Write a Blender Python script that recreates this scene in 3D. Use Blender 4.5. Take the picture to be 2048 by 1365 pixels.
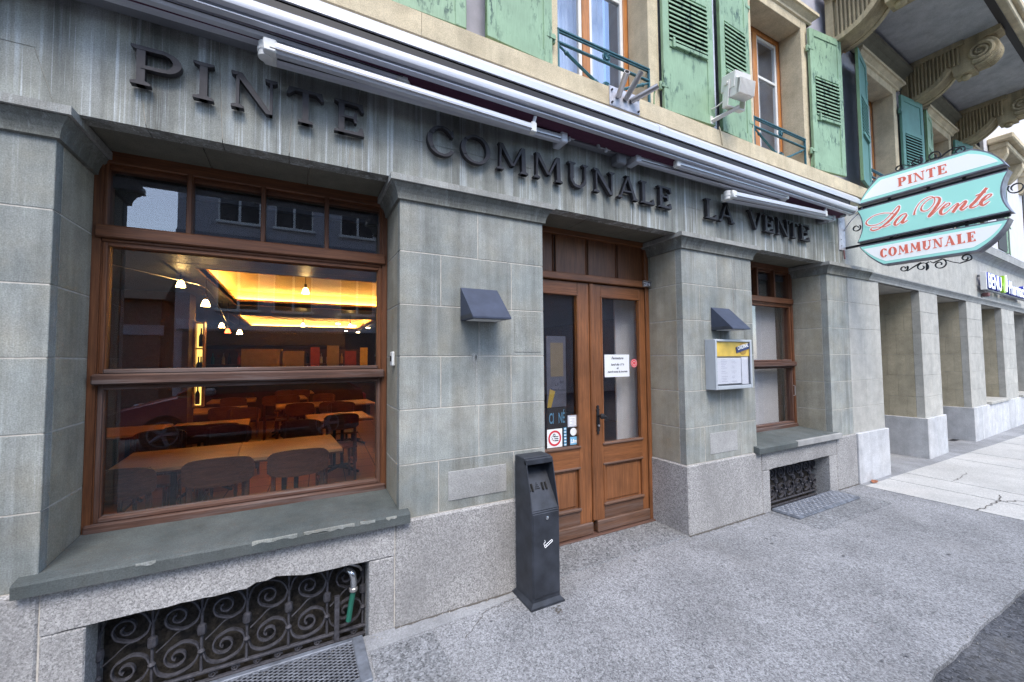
import bpy, bmesh, math, random
from mathutils import Vector, Matrix
from math import radians as rad, sin, cos, pi

random.seed(7)
for o in list(bpy.data.objects):
    bpy.data.objects.remove(o)
SC = bpy.context.scene
COL = SC.collection

# ------------------------------------------------------------------ camera, sky, sun, exposure
CAMPOS = Vector((0.0, -2.5, 1.5575))
yaw, pitch, roll = rad(27.963), rad(2.547), rad(-0.491)
fw = Vector((sin(yaw) * cos(pitch), cos(yaw) * cos(pitch), sin(pitch)))
r0 = Vector((cos(yaw), -sin(yaw), 0))
u0 = r0.cross(fw)
rx = cos(roll) * r0 + sin(roll) * u0
ux = -sin(roll) * r0 + cos(roll) * u0
cam_d = bpy.data.cameras.new('camera')
cam = bpy.data.objects.new('camera', cam_d)
COL.objects.link(cam)
cam.matrix_world = Matrix(((rx.x, ux.x, -fw.x, CAMPOS.x), (rx.y, ux.y, -fw.y, CAMPOS.y),
                           (rx.z, ux.z, -fw.z, CAMPOS.z), (0, 0, 0, 1)))
cam_d.sensor_width = 36
cam_d.lens = 815.05 / 2048 * 36
cam_d.clip_start = 0.05
cam_d.clip_end = 2000
SC.camera = cam

SUN_EL, SUN_AZ = rad(55), rad(192)      # azimuth from +Y towards +X (in front of the facade)
W = bpy.data.worlds.new('World')
SC.world = W
W.use_nodes = True
wn = W.node_tree
sky = wn.nodes.new('ShaderNodeTexSky')
sky.sky_type = 'NISHITA'
sky.sun_disc = False
sky.sun_elevation = SUN_EL
sky.sun_rotation = SUN_AZ
sky.air_density = 1.0
sky.dust_density = 1.2
wn.links.new(sky.outputs[0], wn.nodes['Background'].inputs[0])
wn.nodes['Background'].inputs[1].default_value = 0.13
sl = bpy.data.lights.new('sun', 'SUN')
sl.energy = 1.0
sl.angle = rad(28)
sl.color = (1.0, 0.96, 0.90)
sun = bpy.data.objects.new('sun', sl)
COL.objects.link(sun)
sdir = Vector((sin(SUN_AZ) * cos(SUN_EL), cos(SUN_AZ) * cos(SUN_EL), sin(SUN_EL)))
sun.rotation_euler = sdir.to_track_quat('Z', 'Y').to_euler()
SC.view_settings.view_transform = 'Standard'
SC.view_settings.look = 'None'
SC.view_settings.gamma = 1.0
SC.view_settings.exposure = 1.72
SC.cycles.use_denoising = True
SC.cycles.denoising_prefilter = 'NONE'
SC.cycles.max_bounces = 8
SC.cycles.transparent_max_bounces = 12
SC.cycles.sample_clamp_indirect = 6.0
SC.cycles.caustics_reflective = False
SC.cycles.caustics_refractive = False

# ------------------------------------------------------------------ materials
class NT:
    def __init__(s, name):
        s.m = bpy.data.materials.new(name)
        s.m.use_nodes = True
        s.t = s.m.node_tree
        s.b = s.t.nodes['Principled BSDF']
        s.out = s.t.nodes['Material Output']
        s.pos = s.n('ShaderNodeNewGeometry').outputs['Position']

    def n(s, typ, **kw):
        nd = s.t.nodes.new(typ)
        for k, v in kw.items():
            setattr(nd, k, v)
        return nd

    def l(s, a, b):
        s.t.links.new(a, b)

    def mp(s, scale, src=None, rot=(0, 0, 0)):
        m = s.n('ShaderNodeMapping')
        m.inputs['Scale'].default_value = scale
        m.inputs['Rotation'].default_value = rot
        s.l(src or s.pos, m.inputs[0])
        return m.outputs[0]

    def noise(s, scale, vec=None, detail=3, rough=.55):
        nd = s.n('ShaderNodeTexNoise')
        nd.inputs['Scale'].default_value = scale
        nd.inputs['Detail'].default_value = detail
        nd.inputs['Roughness'].default_value = rough
        s.l(vec or s.pos, nd.inputs['Vector'])
        return nd.outputs[0]

    def vor(s, scale, vec=None, out='Color'):
        nd = s.n('ShaderNodeTexVoronoi')
        nd.inputs['Scale'].default_value = scale
        s.l(vec or s.pos, nd.inputs['Vector'])
        return nd.outputs[out]

    def ramp(s, fac, stops):
        r = s.n('ShaderNodeValToRGB')
        e = r.color_ramp.elements
        while len(e) < len(stops):
            e.new(.5)
        for i, (p, c) in enumerate(stops):
            e[i].position = p
            e[i].color = (c, c, c, 1) if not isinstance(c, tuple) else (*c, 1)
        s.l(fac, r.inputs[0])
        return r.outputs[0]

    def mix(s, fac, a, b, mode='MIX'):
        m = s.n('ShaderNodeMixRGB', blend_type=mode)
        for i, v in ((0, fac), (1, a), (2, b)):
            if isinstance(v, (int, float)):
                m.inputs[i].default_value = v if i == 0 else (v, v, v, 1)
            elif isinstance(v, tuple):
                m.inputs[i].default_value = (*v, 1)
            else:
                s.l(v, m.inputs[i])
        return m.outputs[0]

    def math(s, op, a, b=None):
        m = s.n('ShaderNodeMath', operation=op)
        for i, v in ((0, a), (1, b)):
            if v is None:
                continue
            if isinstance(v, (int, float)):
                m.inputs[i].default_value = v
            else:
                s.l(v, m.inputs[i])
        return m.outputs[0]

    def bump(s, h, strength=.3, dist=.004):
        b = s.n('ShaderNodeBump')
        b.inputs['Strength'].default_value = strength
        b.inputs['Distance'].default_value = dist
        s.l(h, b.inputs['Height'])
        s.l(b.outputs[0], s.b.inputs['Normal'])

    def col(s, c):
        if isinstance(c, tuple):
            s.b.inputs['Base Color'].default_value = (*c, 1)
        else:
            s.l(c, s.b.inputs['Base Color'])

    def set(s, **kw):
        for k, v in kw.items():
            s.b.inputs[k.replace('_', ' ')].default_value = v
        return s

    def rnd(s):
        return s.n('ShaderNodeObjectInfo').outputs['Random']


M = {}


def simple(name, c, rough=.5, metal=0, var=.12, scale=8, bump=0):
    t = NT(name)
    n1 = t.noise(scale, detail=5)
    t.col(t.mix(1, c, t.ramp(n1, [(.3, 1 - var), (.7, 1 + var)]), 'MULTIPLY'))
    t.set(Roughness=rough, Metallic=metal)
    if bump:
        t.bump(t.noise(scale * 20), bump, .002)
    M[name] = t.m
    return t.m


def stone(name, c1, c2, rand=.16, streak=0.0, dark=0.0, warm=0.0, tool=1.0, sx=1.0, bloom=0.0):
    t = NT(name)
    base = t.mix(t.ramp(t.noise(2.2, detail=6), [(.32, 0.0), (.68, 1.0)]), c1, c2)
    base = t.mix(1, base, t.ramp(t.rnd(), [(0, 1 - rand), (1, 1 + rand)]), 'MULTIPLY')
    if warm:
        base = t.mix(t.math('MULTIPLY', t.ramp(t.noise(4.5, detail=5), [(.45, 0.0), (.7, 1.0)]), warm), base, (.33, .285, .19))
    # weather runs
    if dark:
        d = t.ramp(t.noise(1, t.mp((9, 9, .55)), 5, .65), [(.42, 0.0), (.66, 1.0)])
        base = t.mix(t.math('MULTIPLY', d, dark), base, (.075, .074, .064))
    if streak:
        a = t.ramp(t.noise(1, t.mp((17 * sx, 17, .35)), 4, .7), [(.52, 0.0), (.64, 1.0)])
        b = t.ramp(t.noise(1, t.mp((3, 3, 2.1)), 3), [(.36, 0.0), (.56, 1.0)])
        base = t.mix(t.math('MULTIPLY', t.math('MULTIPLY', a, b), streak), base, (.50, .535, .54))
        a2 = t.ramp(t.noise(1, t.mp((60 * sx, 60, .6)), 3, .7), [(.58, 0.0), (.66, 1.0)])
        b2 = t.ramp(t.noise(1, t.mp((2.6, 2.6, 1.3), rot=(0, 0, .7)), 4), [(.44, 0.0), (.58, 1.0)])
        base = t.mix(t.math('MULTIPLY', t.math('MULTIPLY', a2, b2), streak * .85), base, (.58, .61, .61))
        a3 = t.ramp(t.noise(1, t.mp((6.5 * sx, 6.5, .5)), 4, .6), [(.56, 0.0), (.70, 1.0)])
        base = t.mix(t.math('MULTIPLY', a3, streak * .5), base, (.46, .48, .47))
    if bloom:
        e = t.ramp(t.noise(1, t.mp((26, 26, 5)), 5, .75), [(.62, 0.0), (.74, 1.0)])
        e2 = t.ramp(t.noise(1.7, detail=3), [(.5, 0.0), (.65, 1.0)])
        base = t.mix(t.math('MULTIPLY', t.math('MULTIPLY', e, e2), bloom), base, (.46, .46, .45))
    tl = t.noise(1, t.mp((260, 260, 30)), 3, .7)
    gr = t.noise(190, detail=3)
    base = t.mix(.28 * tool, base, t.ramp(tl, [(.3, .55), (.7, 1.4)]), 'MULTIPLY')
    base = t.mix(.55, base, t.ramp(gr, [(.3, .6), (.7, 1.4)]), 'MULTIPLY')
    base = t.mix(.6, base, t.ramp(t.noise(6.5, detail=6, rough=.65), [(.3, .72), (.7, 1.25)]), 'MULTIPLY')
    t.col(base)
    t.set(Roughness=.9)
    t.b.inputs['Specular IOR Level'].default_value = .25
    t.bump(t.math('ADD', t.math('MULTIPLY', tl, tool), gr), .5, .003)
    M[name] = t.m
    return t.m


stone('sandstone', (.25, .272, .26), (.355, .36, .33), rand=.13, streak=.2, dark=.36, warm=.30, tool=.8, bloom=.5)
stone('sandstone_lit_side', (.32, .30, .24), (.41, .375, .295), rand=.10, streak=.08, dark=.25, warm=.4, tool=.4)  # warmer, lighter sandstone copy; warm light on the reveals put into the colour
stone('frieze_stone', (.265, .28, .26), (.36, .36, .32), rand=.08, streak=1.0, dark=.62, warm=.15, tool=.7)
stone('capital_stone_shaded', (.165, .17, .15), (.225, .225, .20), rand=.08, streak=.22, dark=.45, sx=1.4)  # darkened: shade of the down-facing cove put into the colour
stone('fillet_stone', (.30, .30, .28), (.37, .37, .345), rand=.05, streak=.3, dark=.3)
stone('sill_stone', (.075, .088, .088), (.12, .132, .13), rand=.04, dark=.35, streak=.0, tool=.2)
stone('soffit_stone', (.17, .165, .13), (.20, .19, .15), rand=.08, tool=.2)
stone('painted_stone', (.42, .41, .375), (.48, .465, .42), rand=.05, streak=.15, dark=.10, tool=.35)
stone('arcade_reveal_stone', (.42, .375, .275), (.48, .425, .31), rand=.06, dark=.14, tool=.35)
stone('white_plinth', (.50, .51, .53), (.56, .56, .565), rand=.06, dark=.14, tool=.2)
stone('cream_stone', (.57, .475, .32), (.65, .555, .39), rand=.05, dark=.12, warm=.25, tool=.15)
stone('arcade_molding', (.32, .325, .315), (.38, .38, .365), rand=.03, dark=.15, streak=.1, tool=.1)
stone('patch_mortar', (.32, .32, .31), (.37, .365, .355), rand=.03, tool=.6)
stone('corbel_stone', (.42, .335, .20), (.50, .41, .26), rand=.05, dark=.45, tool=.1)
simple('mortar', (.50, .465, .41), .95, var=.2, scale=30)
simple('mortar_dark', (.30, .27, .24), .95, var=.2, scale=30)


def granite(name, c, contrast=.5, sc=1.0, stain=.25):
    t = NT(name)
    v = t.noise(210 * sc, detail=2, rough=.8)
    v2 = t.vor(150 * sc)
    g = t.n('ShaderNodeRGBToBW')
    t.l(v2, g.inputs[0])
    sp = t.mix(.5, t.ramp(v, [(.36, 1 - contrast), (.64, 1 + contrast)]), t.ramp(g.outputs[0], [(.2, 1 - contrast), (.85, 1 + contrast)]))
    base = t.mix(1, c, sp, 'MULTIPLY')
    spots = t.ramp(t.vor(24 * sc, out='Distance'), [(.05, 1.0), (.09, 0.0)])
    base = t.mix(t.math('MULTIPLY', spots, .55), base, (.05, .05, .05))
    d = t.ramp(t.noise(1, t.mp((2.5, 2.5, 1.6)), 6, .6), [(.4, 0.0), (.7, 1.0)])
    base = t.mix(t.math('MULTIPLY', d, stain), base, tuple(x * .55 for x in c))
    base = t.mix(1, base, t.ramp(t.rnd(), [(0, .92), (1, 1.08)]), 'MULTIPLY')
    t.col(base)
    t.set(Roughness=.85)
    t.b.inputs['Specular IOR Level'].default_value = .25
    t.bump(t.math('ADD', v, g.outputs[0]), .45, .003)
    M[name] = t.m


granite('granite', (.36, .35, .342), .62, .85, .6)


def asphalt(name, c, contrast, sc, blotch=.2, warm=(.3, .29, .27)):
    t = NT(name)
    g = t.n('ShaderNodeRGBToBW')
    t.l(t.vor(115 * sc), g.inputs[0])
    g2 = t.n('ShaderNodeRGBToBW')
    t.l(t.vor(64 * sc), g2.inputs[0])
    sp = t.mix(.45, t.ramp(g.outputs[0], [(.15, 1 - contrast), (.85, 1 + contrast)]), t.ramp(g2.outputs[0], [(.2, 1 - contrast * .8), (.85, 1 + contrast * .8)]))
    base = t.mix(1, c, sp, 'MULTIPLY')
    b = t.ramp(t.noise(1.5, detail=7, rough=.65), [(.35, 1 - blotch), (.68, 1 + blotch)])
    base = t.mix(1, base, b, 'MULTIPLY')
    st = t.ramp(t.noise(1, t.mp((5, 14, 1), rot=(0, 0, .25)), 5, .7), [(.6, 0.0), (.75, 1.0)])
    base = t.mix(t.math('MULTIPLY', st, .16), base, (.10, .10, .105))
    br = t.ramp(t.noise(2.3, t.mp((1, 1, 1), rot=(.3, .2, .9)), 4), [(.55, 0.0), (.72, 1.0)])
    base = t.mix(t.math('MULTIPLY', br, .25), base, tuple(x * .72 for x in warm))
    t.col(base)
    t.set(Roughness=.88)
    t.b.inputs['Specular IOR Level'].default_value = .3
    t.bump(t.math('ADD', g.outputs[0], g2.outputs[0]), .5, .004)
    M[name] = t.m


asphalt('pavement_mat', (.245, .248, .258), .66, 1.45, .2, (.27, .265, .26))
asphalt('pavement_patch', (.20, .205, .215), .75, 1.0)
asphalt('road_mat', (.075, .078, .088), .8, .9)
asphalt('cement_strip', (.27, .275, .285), .25, 1.6, .25)
asphalt('slab_mat', (.46, .455, .44), .22, 1.3, .12, (.8, .75, .7))


def wood(name, c, c2, axis='z', rough=.5, wear=0.0, scale=1.0):
    t = NT(name)
    k = {'z': (55, 55, 2.6), 'x': (2.6, 55, 55), 'y': (55, 2.6, 55)}[axis]
    k2 = {'z': (190, 190, 9), 'x': (9, 190, 190), 'y': (190, 9, 190)}[axis]
    g = t.noise(scale, t.mp(k), 4, .6)
    g2 = t.noise(scale, t.mp(k2), 3, .6)
    base = t.mix(t.ramp(g, [(.33, 0.0), (.67, 1.0)]), c, c2)
    base = t.mix(.6, base, t.ramp(g2, [(.3, .55), (.7, 1.35)]), 'MULTIPLY')
    base = t.mix(1, base, t.ramp(t.noise(2.5, detail=3), [(.3, .8), (.7, 1.2)]), 'MULTIPLY')
    base = t.mix(1, base, t.ramp(t.rnd(), [(0, .9), (1, 1.1)]), 'MULTIPLY')
    if wear:
        w = t.ramp(t.noise(1, t.mp(tuple(x * .45 for x in k)), 6, .7), [(.48, 0.0), (.62, 1.0)])
        base = t.mix(t.math('MULTIPLY', w, wear), base, (.20, .17, .165))
    t.col(base)
    t.set(Roughness=rough)
    t.bump(t.math('ADD', g, g2), .25, .002)
    M[name] = t.m


wood('oak_v', (.115, .04, .016), (.19, .072, .028), 'z')
wood('oak_h', (.115, .04, .016), (.19, .072, .028), 'x')
wood('oak_h_worn', (.07, .032, .022), (.115, .055, .037), 'x', .7, .5)
wood('oak_v_low', (.08, .034, .022), (.135, .06, .035), 'z', .6, .25)
wood('door_v', (.16, .06, .021), (.255, .097, .035), 'z', .45)
wood('door_h', (.16, .06, .021), (.255, .097, .035), 'x', .45)
wood('door_panel', (.165, .064, .025), (.245, .098, .038), 'z', .45, scale=.7)
wood('door_low', (.10, .05, .03), (.15, .075, .045), 'x', .6, .3)
wood('table_wood', (.50, .27, .11), (.62, .36, .16), 'x', .35)
wood('chair_wood', (.11, .046, .022), (.17, .072, .034), 'x', .3)
wood('window_orange', (.42, .16, .04), (.52, .21, .06), 'z', .45)
simple('red_board', (.17, .075, .075), .7, var=.25, scale=20)
simple('dark_bar', (.022, .017, .014), .6)


def paint_green(name, c, peel, lean=.55):
    t = NT(name)
    a = t.noise(1, t.mp((26, 26, 7)), 5, .7)
    b = t.ramp(t.noise(2.6, detail=4), [(.45, 0.0), (.62, 1.0)])
    f = t.math('MULTIPLY', t.ramp(a, [(lean, 0.0), (lean + .04, 1.0)]), b)
    base = t.mix(1, c, t.ramp(t.noise(5, detail=5), [(.3, .86), (.7, 1.12)]), 'MULTIPLY')
    fine = t.ramp(t.noise(1, t.mp((120, 120, 12)), 3, .6), [(.3, .85), (.7, 1.12)])
    base = t.mix(.7, base, fine, 'MULTIPLY')
    base = t.mix(f, base, peel)
    t.col(base)
    t.set(Roughness=.6)
    t.bump(t.math('MULTIPLY', f, -1.0), .4, .002)
    M[name] = t.m


paint_green('shutter_green', (.255, .385, .245), (.045, .10, .07), .54)
paint_green('shutter_edge', (.17, .28, .14), (.07, .09, .04), .5)
paint_green('shutter_teal', (.09, .225, .19), (.04, .09, .07), .66)

simple('alu', (.60, .61, .66), .38, .25, .05, 3)
simple('alu_dark', (.20, .205, .225), .5, .2, .1, 4)
simple('awning_black', (.016, .014, .015), .6)
simple('awning_fabric', (.075, .022, .048), .9, 0, .1, 30)
simple('steel', (.42, .40, .39), .35, .7, .12, 15)
simple('zinc_plate', (.50, .50, .54), .5, .3, .25, 14)
simple('letter_bronze', (.034, .031, .035), .55, .25, .35, 18, .15)
simple('anthracite', (.030, .034, .044), .5, .1, .45, 9, .15)
simple('lamp_blue', (.05, .062, .098), .55, .1, .18, 12, .1)
simple('iron_black', (.018, .018, .021), .6, .3)
simple('iron_grille', (.060, .058, .068), .75, .1, .45, 40, .3)
simple('iron_teal', (.03, .115, .14), .5, .1, .3, 30)
simple('dark_void', (.012, .011, .010), .9)
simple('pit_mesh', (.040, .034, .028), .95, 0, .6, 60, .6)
simple('grate_metal', (.27, .28, .31), .55, .35, .3, 25, .3)
simple('grate_frame', (.17, .185, .215), .6, .3, .4, 18, .2)
simple('white_plastic', (.72, .72, .70), .45, 0, .05)
simple('white_paint', (.74, .73, .70), .55, 0, .06)
simple('floodlight_white', (.70, .67, .62), .5, 0, .06)
simple('sign_white', (.84, .85, .85), .35, 0, .02)
for _k, _c in (('lightbox_white', (.86, .87, .87)), ('lightbox_teal', (.36, .74, .66)), ('lightbox_red', (.66, .16, .11))):
    _t = NT(_k)
    _t.col(_c)
    _t.set(Roughness=.35)
    _t.b.inputs['Emission Color'].default_value = (*_c, 1)
    _t.b.inputs['Emission Strength'].default_value = .11
    M[_k] = _t.m
simple('sign_teal', (.26, .62, .57), .35, 0, .04)
simple('sign_red', (.62, .13, .085), .4, 0, .05)
simple('sign_frame', (.22, .215, .25), .45, .2, .25, 10)
simple('sign_edge', (.15, .19, .25), .4, .2, .15)
simple('paper', (.80, .82, .86), .7, 0, .02)
simple('ink', (.03, .03, .05), .8)
simple('print_grey', (.55, .56, .62), .8)
simple('signal_red', (.60, .02, .04), .5)
simple('print_blue', (.17, .42, .62), .5)
simple('menu_yellow', (.68, .46, .07), .5, 0, .15, 12)
simple('menu_gold', (.38, .22, .03), .5)
simple('menu_navy', (.02, .035, .13), .5)
simple('case_alu', (.50, .53, .57), .4, .3, .06)
simple('pharm_blue', (.03, .05, .42), .4)
simple('pharm_green', (.33, .62, .02), .4)
simple('chrome', (.55, .56, .58), .2, .9)
simple('hose_green', (.02, .13, .09), .4)
simple('plaster_lilac', (.42, .41, .46), .95, 0, .1, 9, .5)
simple('plaster_white', (.62, .61, .63), .95, 0, .06, 5, .3)
stone('soffit_paint', (.42, .42, .43), (.50, .49, .49), rand=.02, dark=.12, tool=.0)
simple('wood_dark_tile', (.1, .05, .03), .5)
simple('curtain_white', (.80, .79, .77), .9, 0, .05, 12)
simple('curtain_blue', (.62, .69, .80), .9, 0, .06, 6)
simple('interior_dark', (.030, .024, .020), .7)
simple('interior_brown', (.085, .038, .020), .6, 0, .2, 6)
simple('ceiling_panel', (.075, .082, .10), .45, 0, .15, 3)
simple('ceiling_warm', (.34, .19, .085), .7, 0, .06, 3)
simple('tray_cream', (.72, .56, .30), .7, 0, .04, 3)
simple('shelf_yellow', (.72, .50, .10), .7)
simple('poster_dim', (.14, .14, .17), .7, 0, .2, 14)  # darkened poster; its dimness behind the glass is put into the colour
simple('poster_tan', (.30, .23, .13), .7)
simple('poster_red', (.32, .05, .03), .7)
simple('leaf_brown', (.28, .10, .045), .8, 0, .3, 40)
simple('opp_wall', (.40, .39, .42), .9, 0, .08, 2, .2)
simple('opp_band', (.20, .20, .235), .8)
simple('opp_roof', (.035, .03, .03), .8)
simple('opp_brick', (.17, .15, .13), .9, 0, .3, 12)
simple('shop_front', (.09, .085, .09), .5)
simple('car_red', (.16, .012, .018), .25, .2, .03)
simple('tyre', (.012, .012, .013), .8)
simple('gum', (.15, .15, .155), .9, 0, .3, 30)
simple('grit', (.30, .28, .25), .95, 0, .6, 90)
simple('crack', (.10, .09, .08), .95)


def emis(name, c, s):
    t = NT(name)
    t.col(c)
    t.b.inputs['Emission Color'].default_value = (*c, 1)
    t.b.inputs['Emission Strength'].default_value = s
    M[name] = t.m


emis('cove_light', (1.0, .60, .13), 44)
emis('lamp_glow', (1.0, .62, .20), 14)
emis('lamp_red', (1.0, .10, .03), 4)
emis('shelf_glow', (1.0, .68, .16), .7)
emis('downlight', (1.0, .75, .40), 12)


def glass(name, tint=(1, 1, 1), ior=1.52, add=0.0, wav=.02):
    t = NT(name)
    t.t.nodes.remove(t.b)
    tr = t.n('ShaderNodeBsdfTransparent')
    tr.inputs[0].default_value = (*tint, 1)
    gl = t.n('ShaderNodeBsdfGlossy')
    gl.inputs['Roughness'].default_value = .0
    gl.inputs['Color'].default_value = (.96, .97, 1, 1)
    bp = t.n('ShaderNodeBump')
    bp.inputs['Strength'].default_value = wav
    bp.inputs['Distance'].default_value = .01
    t.l(t.noise(2.2, detail=1), bp.inputs['Height'])
    t.l(bp.outputs[0], gl.inputs['Normal'])
    lw = t.n('ShaderNodeLayerWeight')
    lw.inputs[0].default_value = .5
    f = t.math('ADD', t.math('MULTIPLY', t.math('POWER', lw.outputs['Facing'], 4.0), .9), ior)
    mx = t.n('ShaderNodeMixShader')
    t.l(f, mx.inputs[0])
    t.l(tr.outputs[0], mx.inputs[1])
    t.l(gl.outputs[0], mx.inputs[2])
    t.l(mx.outputs[0], t.out.inputs[0])
    M[name] = t.m


glass('window_glass', (.90, .90, .91), .085)
glass('upper_glass', (.9, .93, .97), .10, 0, .05)
glass('case_glass', (.96, .96, .97), .03)

# ------------------------------------------------------------------ mesh helpers
class MB:
    def __init__(s):
        s.v, s.f = [], []

    def add(s, vs, fs):
        k = len(s.v)
        s.v += [tuple(v) for v in vs]
        s.f += [tuple(i + k for i in f) for f in fs]
        return s

    def box(s, x0, x1, y0, y1, z0, z1, b=0.0):
        if b <= 0:
            vs = [(x, y, z) for x in (x0, x1) for y in (y0, y1) for z in (z0, z1)]
            return s.add(vs, [(0, 1, 3, 2), (4, 6, 7, 5), (0, 4, 5, 1), (2, 3, 7, 6), (0, 2, 6, 4), (1, 5, 7, 3)])
        b = min(b, abs(x1 - x0) / 2.5, abs(y1 - y0) / 2.5, abs(z1 - z0) / 2.5)
        C = ((x0 + x1) / 2, (y0 + y1) / 2, (z0 + z1) / 2)
        H = (abs(x1 - x0) / 2, abs(y1 - y0) / 2, abs(z1 - z0) / 2)
        vs, idx = [], {}
        for sx in (-1, 1):
            for sy in (-1, 1):
                for sz in (-1, 1):
                    sg = (sx, sy, sz)
                    for ax in range(3):
                        idx[(sg, ax)] = len(vs)
                        vs.append(tuple(C[i] + sg[i] * (H[i] if i == ax else H[i] - b) for i in range(3)))
        fs = []
        for ax in range(3):
            o1, o2 = [(1, 2), (2, 0), (0, 1)][ax]
            for sg in (-1, 1):
                q = []
                for a, c in ((-1, -1), (1, -1), (1, 1), (-1, 1)):
                    t = [0, 0, 0]
                    t[ax], t[o1], t[o2] = sg, a, c
                    q.append(idx[(tuple(t), ax)])
                fs.append(tuple(q if sg > 0 else q[::-1]))
        for ax in range(3):
            o1, o2 = [(1, 2), (2, 0), (0, 1)][ax]
            for a in (-1, 1):
                for c in (-1, 1):
                    t0, t1 = [0, 0, 0], [0, 0, 0]
                    t0[ax], t1[ax] = -1, 1
                    t0[o1] = t1[o1] = a
                    t0[o2] = t1[o2] = c
                    t0, t1 = tuple(t0), tuple(t1)
                    fs.append((idx[(t0, o1)], idx[(t1, o1)], idx[(t1, o2)], idx[(t0, o2)]))
        for sx in (-1, 1):
            for sy in (-1, 1):
                for sz in (-1, 1):
                    fs.append(tuple(idx[((sx, sy, sz), ax)] for ax in range(3)))
        return s.add(vs, fs)

    def prism(s, poly, ax, a, b):
        def P(u, v, w):
            return {'x': (w, u, v), 'y': (u, w, v), 'z': (u, v, w)}[ax]
        n = len(poly)
        vs = [P(u, v, a) for u, v in poly] + [P(u, v, b) for u, v in poly]
        fs = [tuple(range(n)), tuple(range(2 * n - 1, n - 1, -1))]
        fs += [(i, i + n, (i + 1) % n + n, (i + 1) % n) for i in range(n)]
        return s.add(vs, fs)

    def sweep(s, prof, path, close_prof=False):
        """prof: list of (offset outward, z); path: list of (x, y, nx, ny) mitre points."""
        n, k = len(prof), len(path)
        vs = [(x + nx * o, y + ny * o, z) for (x, y, nx, ny) in path for (o, z) in prof]
        fs = []
        for j in range(k - 1):
            for i in range(n - 1):
                fs.append((j * n + i, j * n + i + 1, (j + 1) * n + i + 1, (j + 1) * n + i))
        return s.add(vs, fs)

    def tube(s, pts, r, n=8, cap=True, flat=1.0):
        pts = [Vector(p) for p in pts]
        k = len(pts)
        rs = r if isinstance(r, (list, tuple)) else [r] * k
        t0 = (pts[1] - pts[0]).normalized()
        up = Vector((0, 0, 1)) if abs(t0.z) < .9 else Vector((0, 1, 0))
        a = t0.cross(up).normalized()
        vs = []
        for i, p in enumerate(pts):
            t = (pts[min(i + 1, k - 1)] - pts[max(i - 1, 0)]).normalized()
            a = (a - t * a.dot(t)).normalized()
            b = t.cross(a)
            for j in range(n):
                an = 2 * pi * j / n
                vs.append(p + a * cos(an) * rs[i] + b * sin(an) * rs[i] * flat)
        fs = [(i * n + j, i * n + (j + 1) % n, (i + 1) * n + (j + 1) % n, (i + 1) * n + j) for i in range(k - 1) for j in range(n)]
        if cap:
            fs += [tuple(range(n))[::-1], tuple(range((k - 1) * n, k * n))]
        return s.add(vs, fs)

    def lathe(s, prof, c, n=16, axis='z'):
        vs = []
        for (r, h) in prof:
            for j in range(n):
                an = 2 * pi * j / n
                d = (r * cos(an), r * sin(an))
                p = {'z': (d[0], d[1], h), 'y': (d[0], h, d[1]), 'x': (h, d[0], d[1])}[axis]
                vs.append((c[0] + p[0], c[1] + p[1], c[2] + p[2]))
        k = len(prof)
        fs = [(i * n + j, i * n + (j + 1) % n, (i + 1) * n + (j + 1) % n, (i + 1) * n + j) for i in range(k - 1) for j in range(n)]
        fs += [tuple(range(n))[::-1], tuple(range((k - 1) * n, k * n))]
        return s.add(vs, fs)

    def build(s, name, m, parent=None, smooth=False, loc=None, rot=None, **props):
        me = bpy.data.meshes.new(name)
        me.from_pydata(s.v, [], s.f)
        bm = bmesh.new()
        bm.from_mesh(me)
        bmesh.ops.recalc_face_normals(bm, faces=bm.faces)
        bm.to_mesh(me)
        bm.free()
        if smooth:
            me.polygons.foreach_set('use_smooth', [True] * len(me.polygons))
            if hasattr(me, 'set_sharp_from_angle'):
                me.set_sharp_from_angle(angle=rad(40))
        me.materials.append(M[m] if isinstance(m, str) else m)
        return link(name, me, parent, loc, rot, **props)


def link(name, data, parent=None, loc=None, rot=None, **props):
    o = bpy.data.objects.new(name, data)
    COL.objects.link(o)
    if parent:
        o.parent = parent
    if loc:
        o.location = loc
    if rot:
        o.rotation_euler = rot
    for k, v in props.items():
        o[k] = v
    return o


def thing(name, label, cat, loc=(0, 0, 0), rz=0, group=None):
    o = link(name, None, None, loc, (0, 0, rz), label=label, category=cat)
    o.empty_display_size = .1
    if group:
        o['group'] = group
    return o


def copy_tree(root, loc, rz, label=None, group=None):
    def cp(o, par):
        c = o.copy()
        COL.objects.link(c)
        c.parent = par
        for ch in list(o.children):
            cp(ch, c)
        return c
    c = cp(root, None)
    c.location = loc
    c.rotation_euler = (0, 0, rz)
    if label:
        c['label'] = label
    if group:
        c['group'] = group
    return c


def B(name, m, par, x0, x1, y0, y1, z0, z1, b=0.0, **p):
    return MB().box(x0, x1, y0, y1, z0, z1, b).build(name, m, par, **p)


def tag(o, label, cat, group=None):
    o['label'] = label
    o['category'] = cat
    if group:
        o['group'] = group
    return o


def spline(pts, n=6):
    """Catmull-Rom through points (any dimension)."""
    out = []
    k = len(pts)
    for i in range(k - 1):
        p0, p1, p2, p3 = pts[max(i - 1, 0)], pts[i], pts[i + 1], pts[min(i + 2, k - 1)]
        for j in range(n):
            t = j / n
            out.append(tuple(.5 * (2 * b + (c - a) * t + (2 * a - 5 * b + 4 * c - d) * t * t + (3 * b - a - 3 * c + d) * t ** 3)
                             for a, b, c, d in zip(p0, p1, p2, p3)))
    out.append(tuple(pts[-1]))
    return out


def spiral(cx, cz, r0, r1, a0, a1, n=26):
    return [(cx + (r0 + (r1 - r0) * t) * cos(a0 + (a1 - a0) * t), cz + (r0 + (r1 - r0) * t) * sin(a0 + (a1 - a0) * t))
            for t in [i / n for i in range(n + 1)]]


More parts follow.
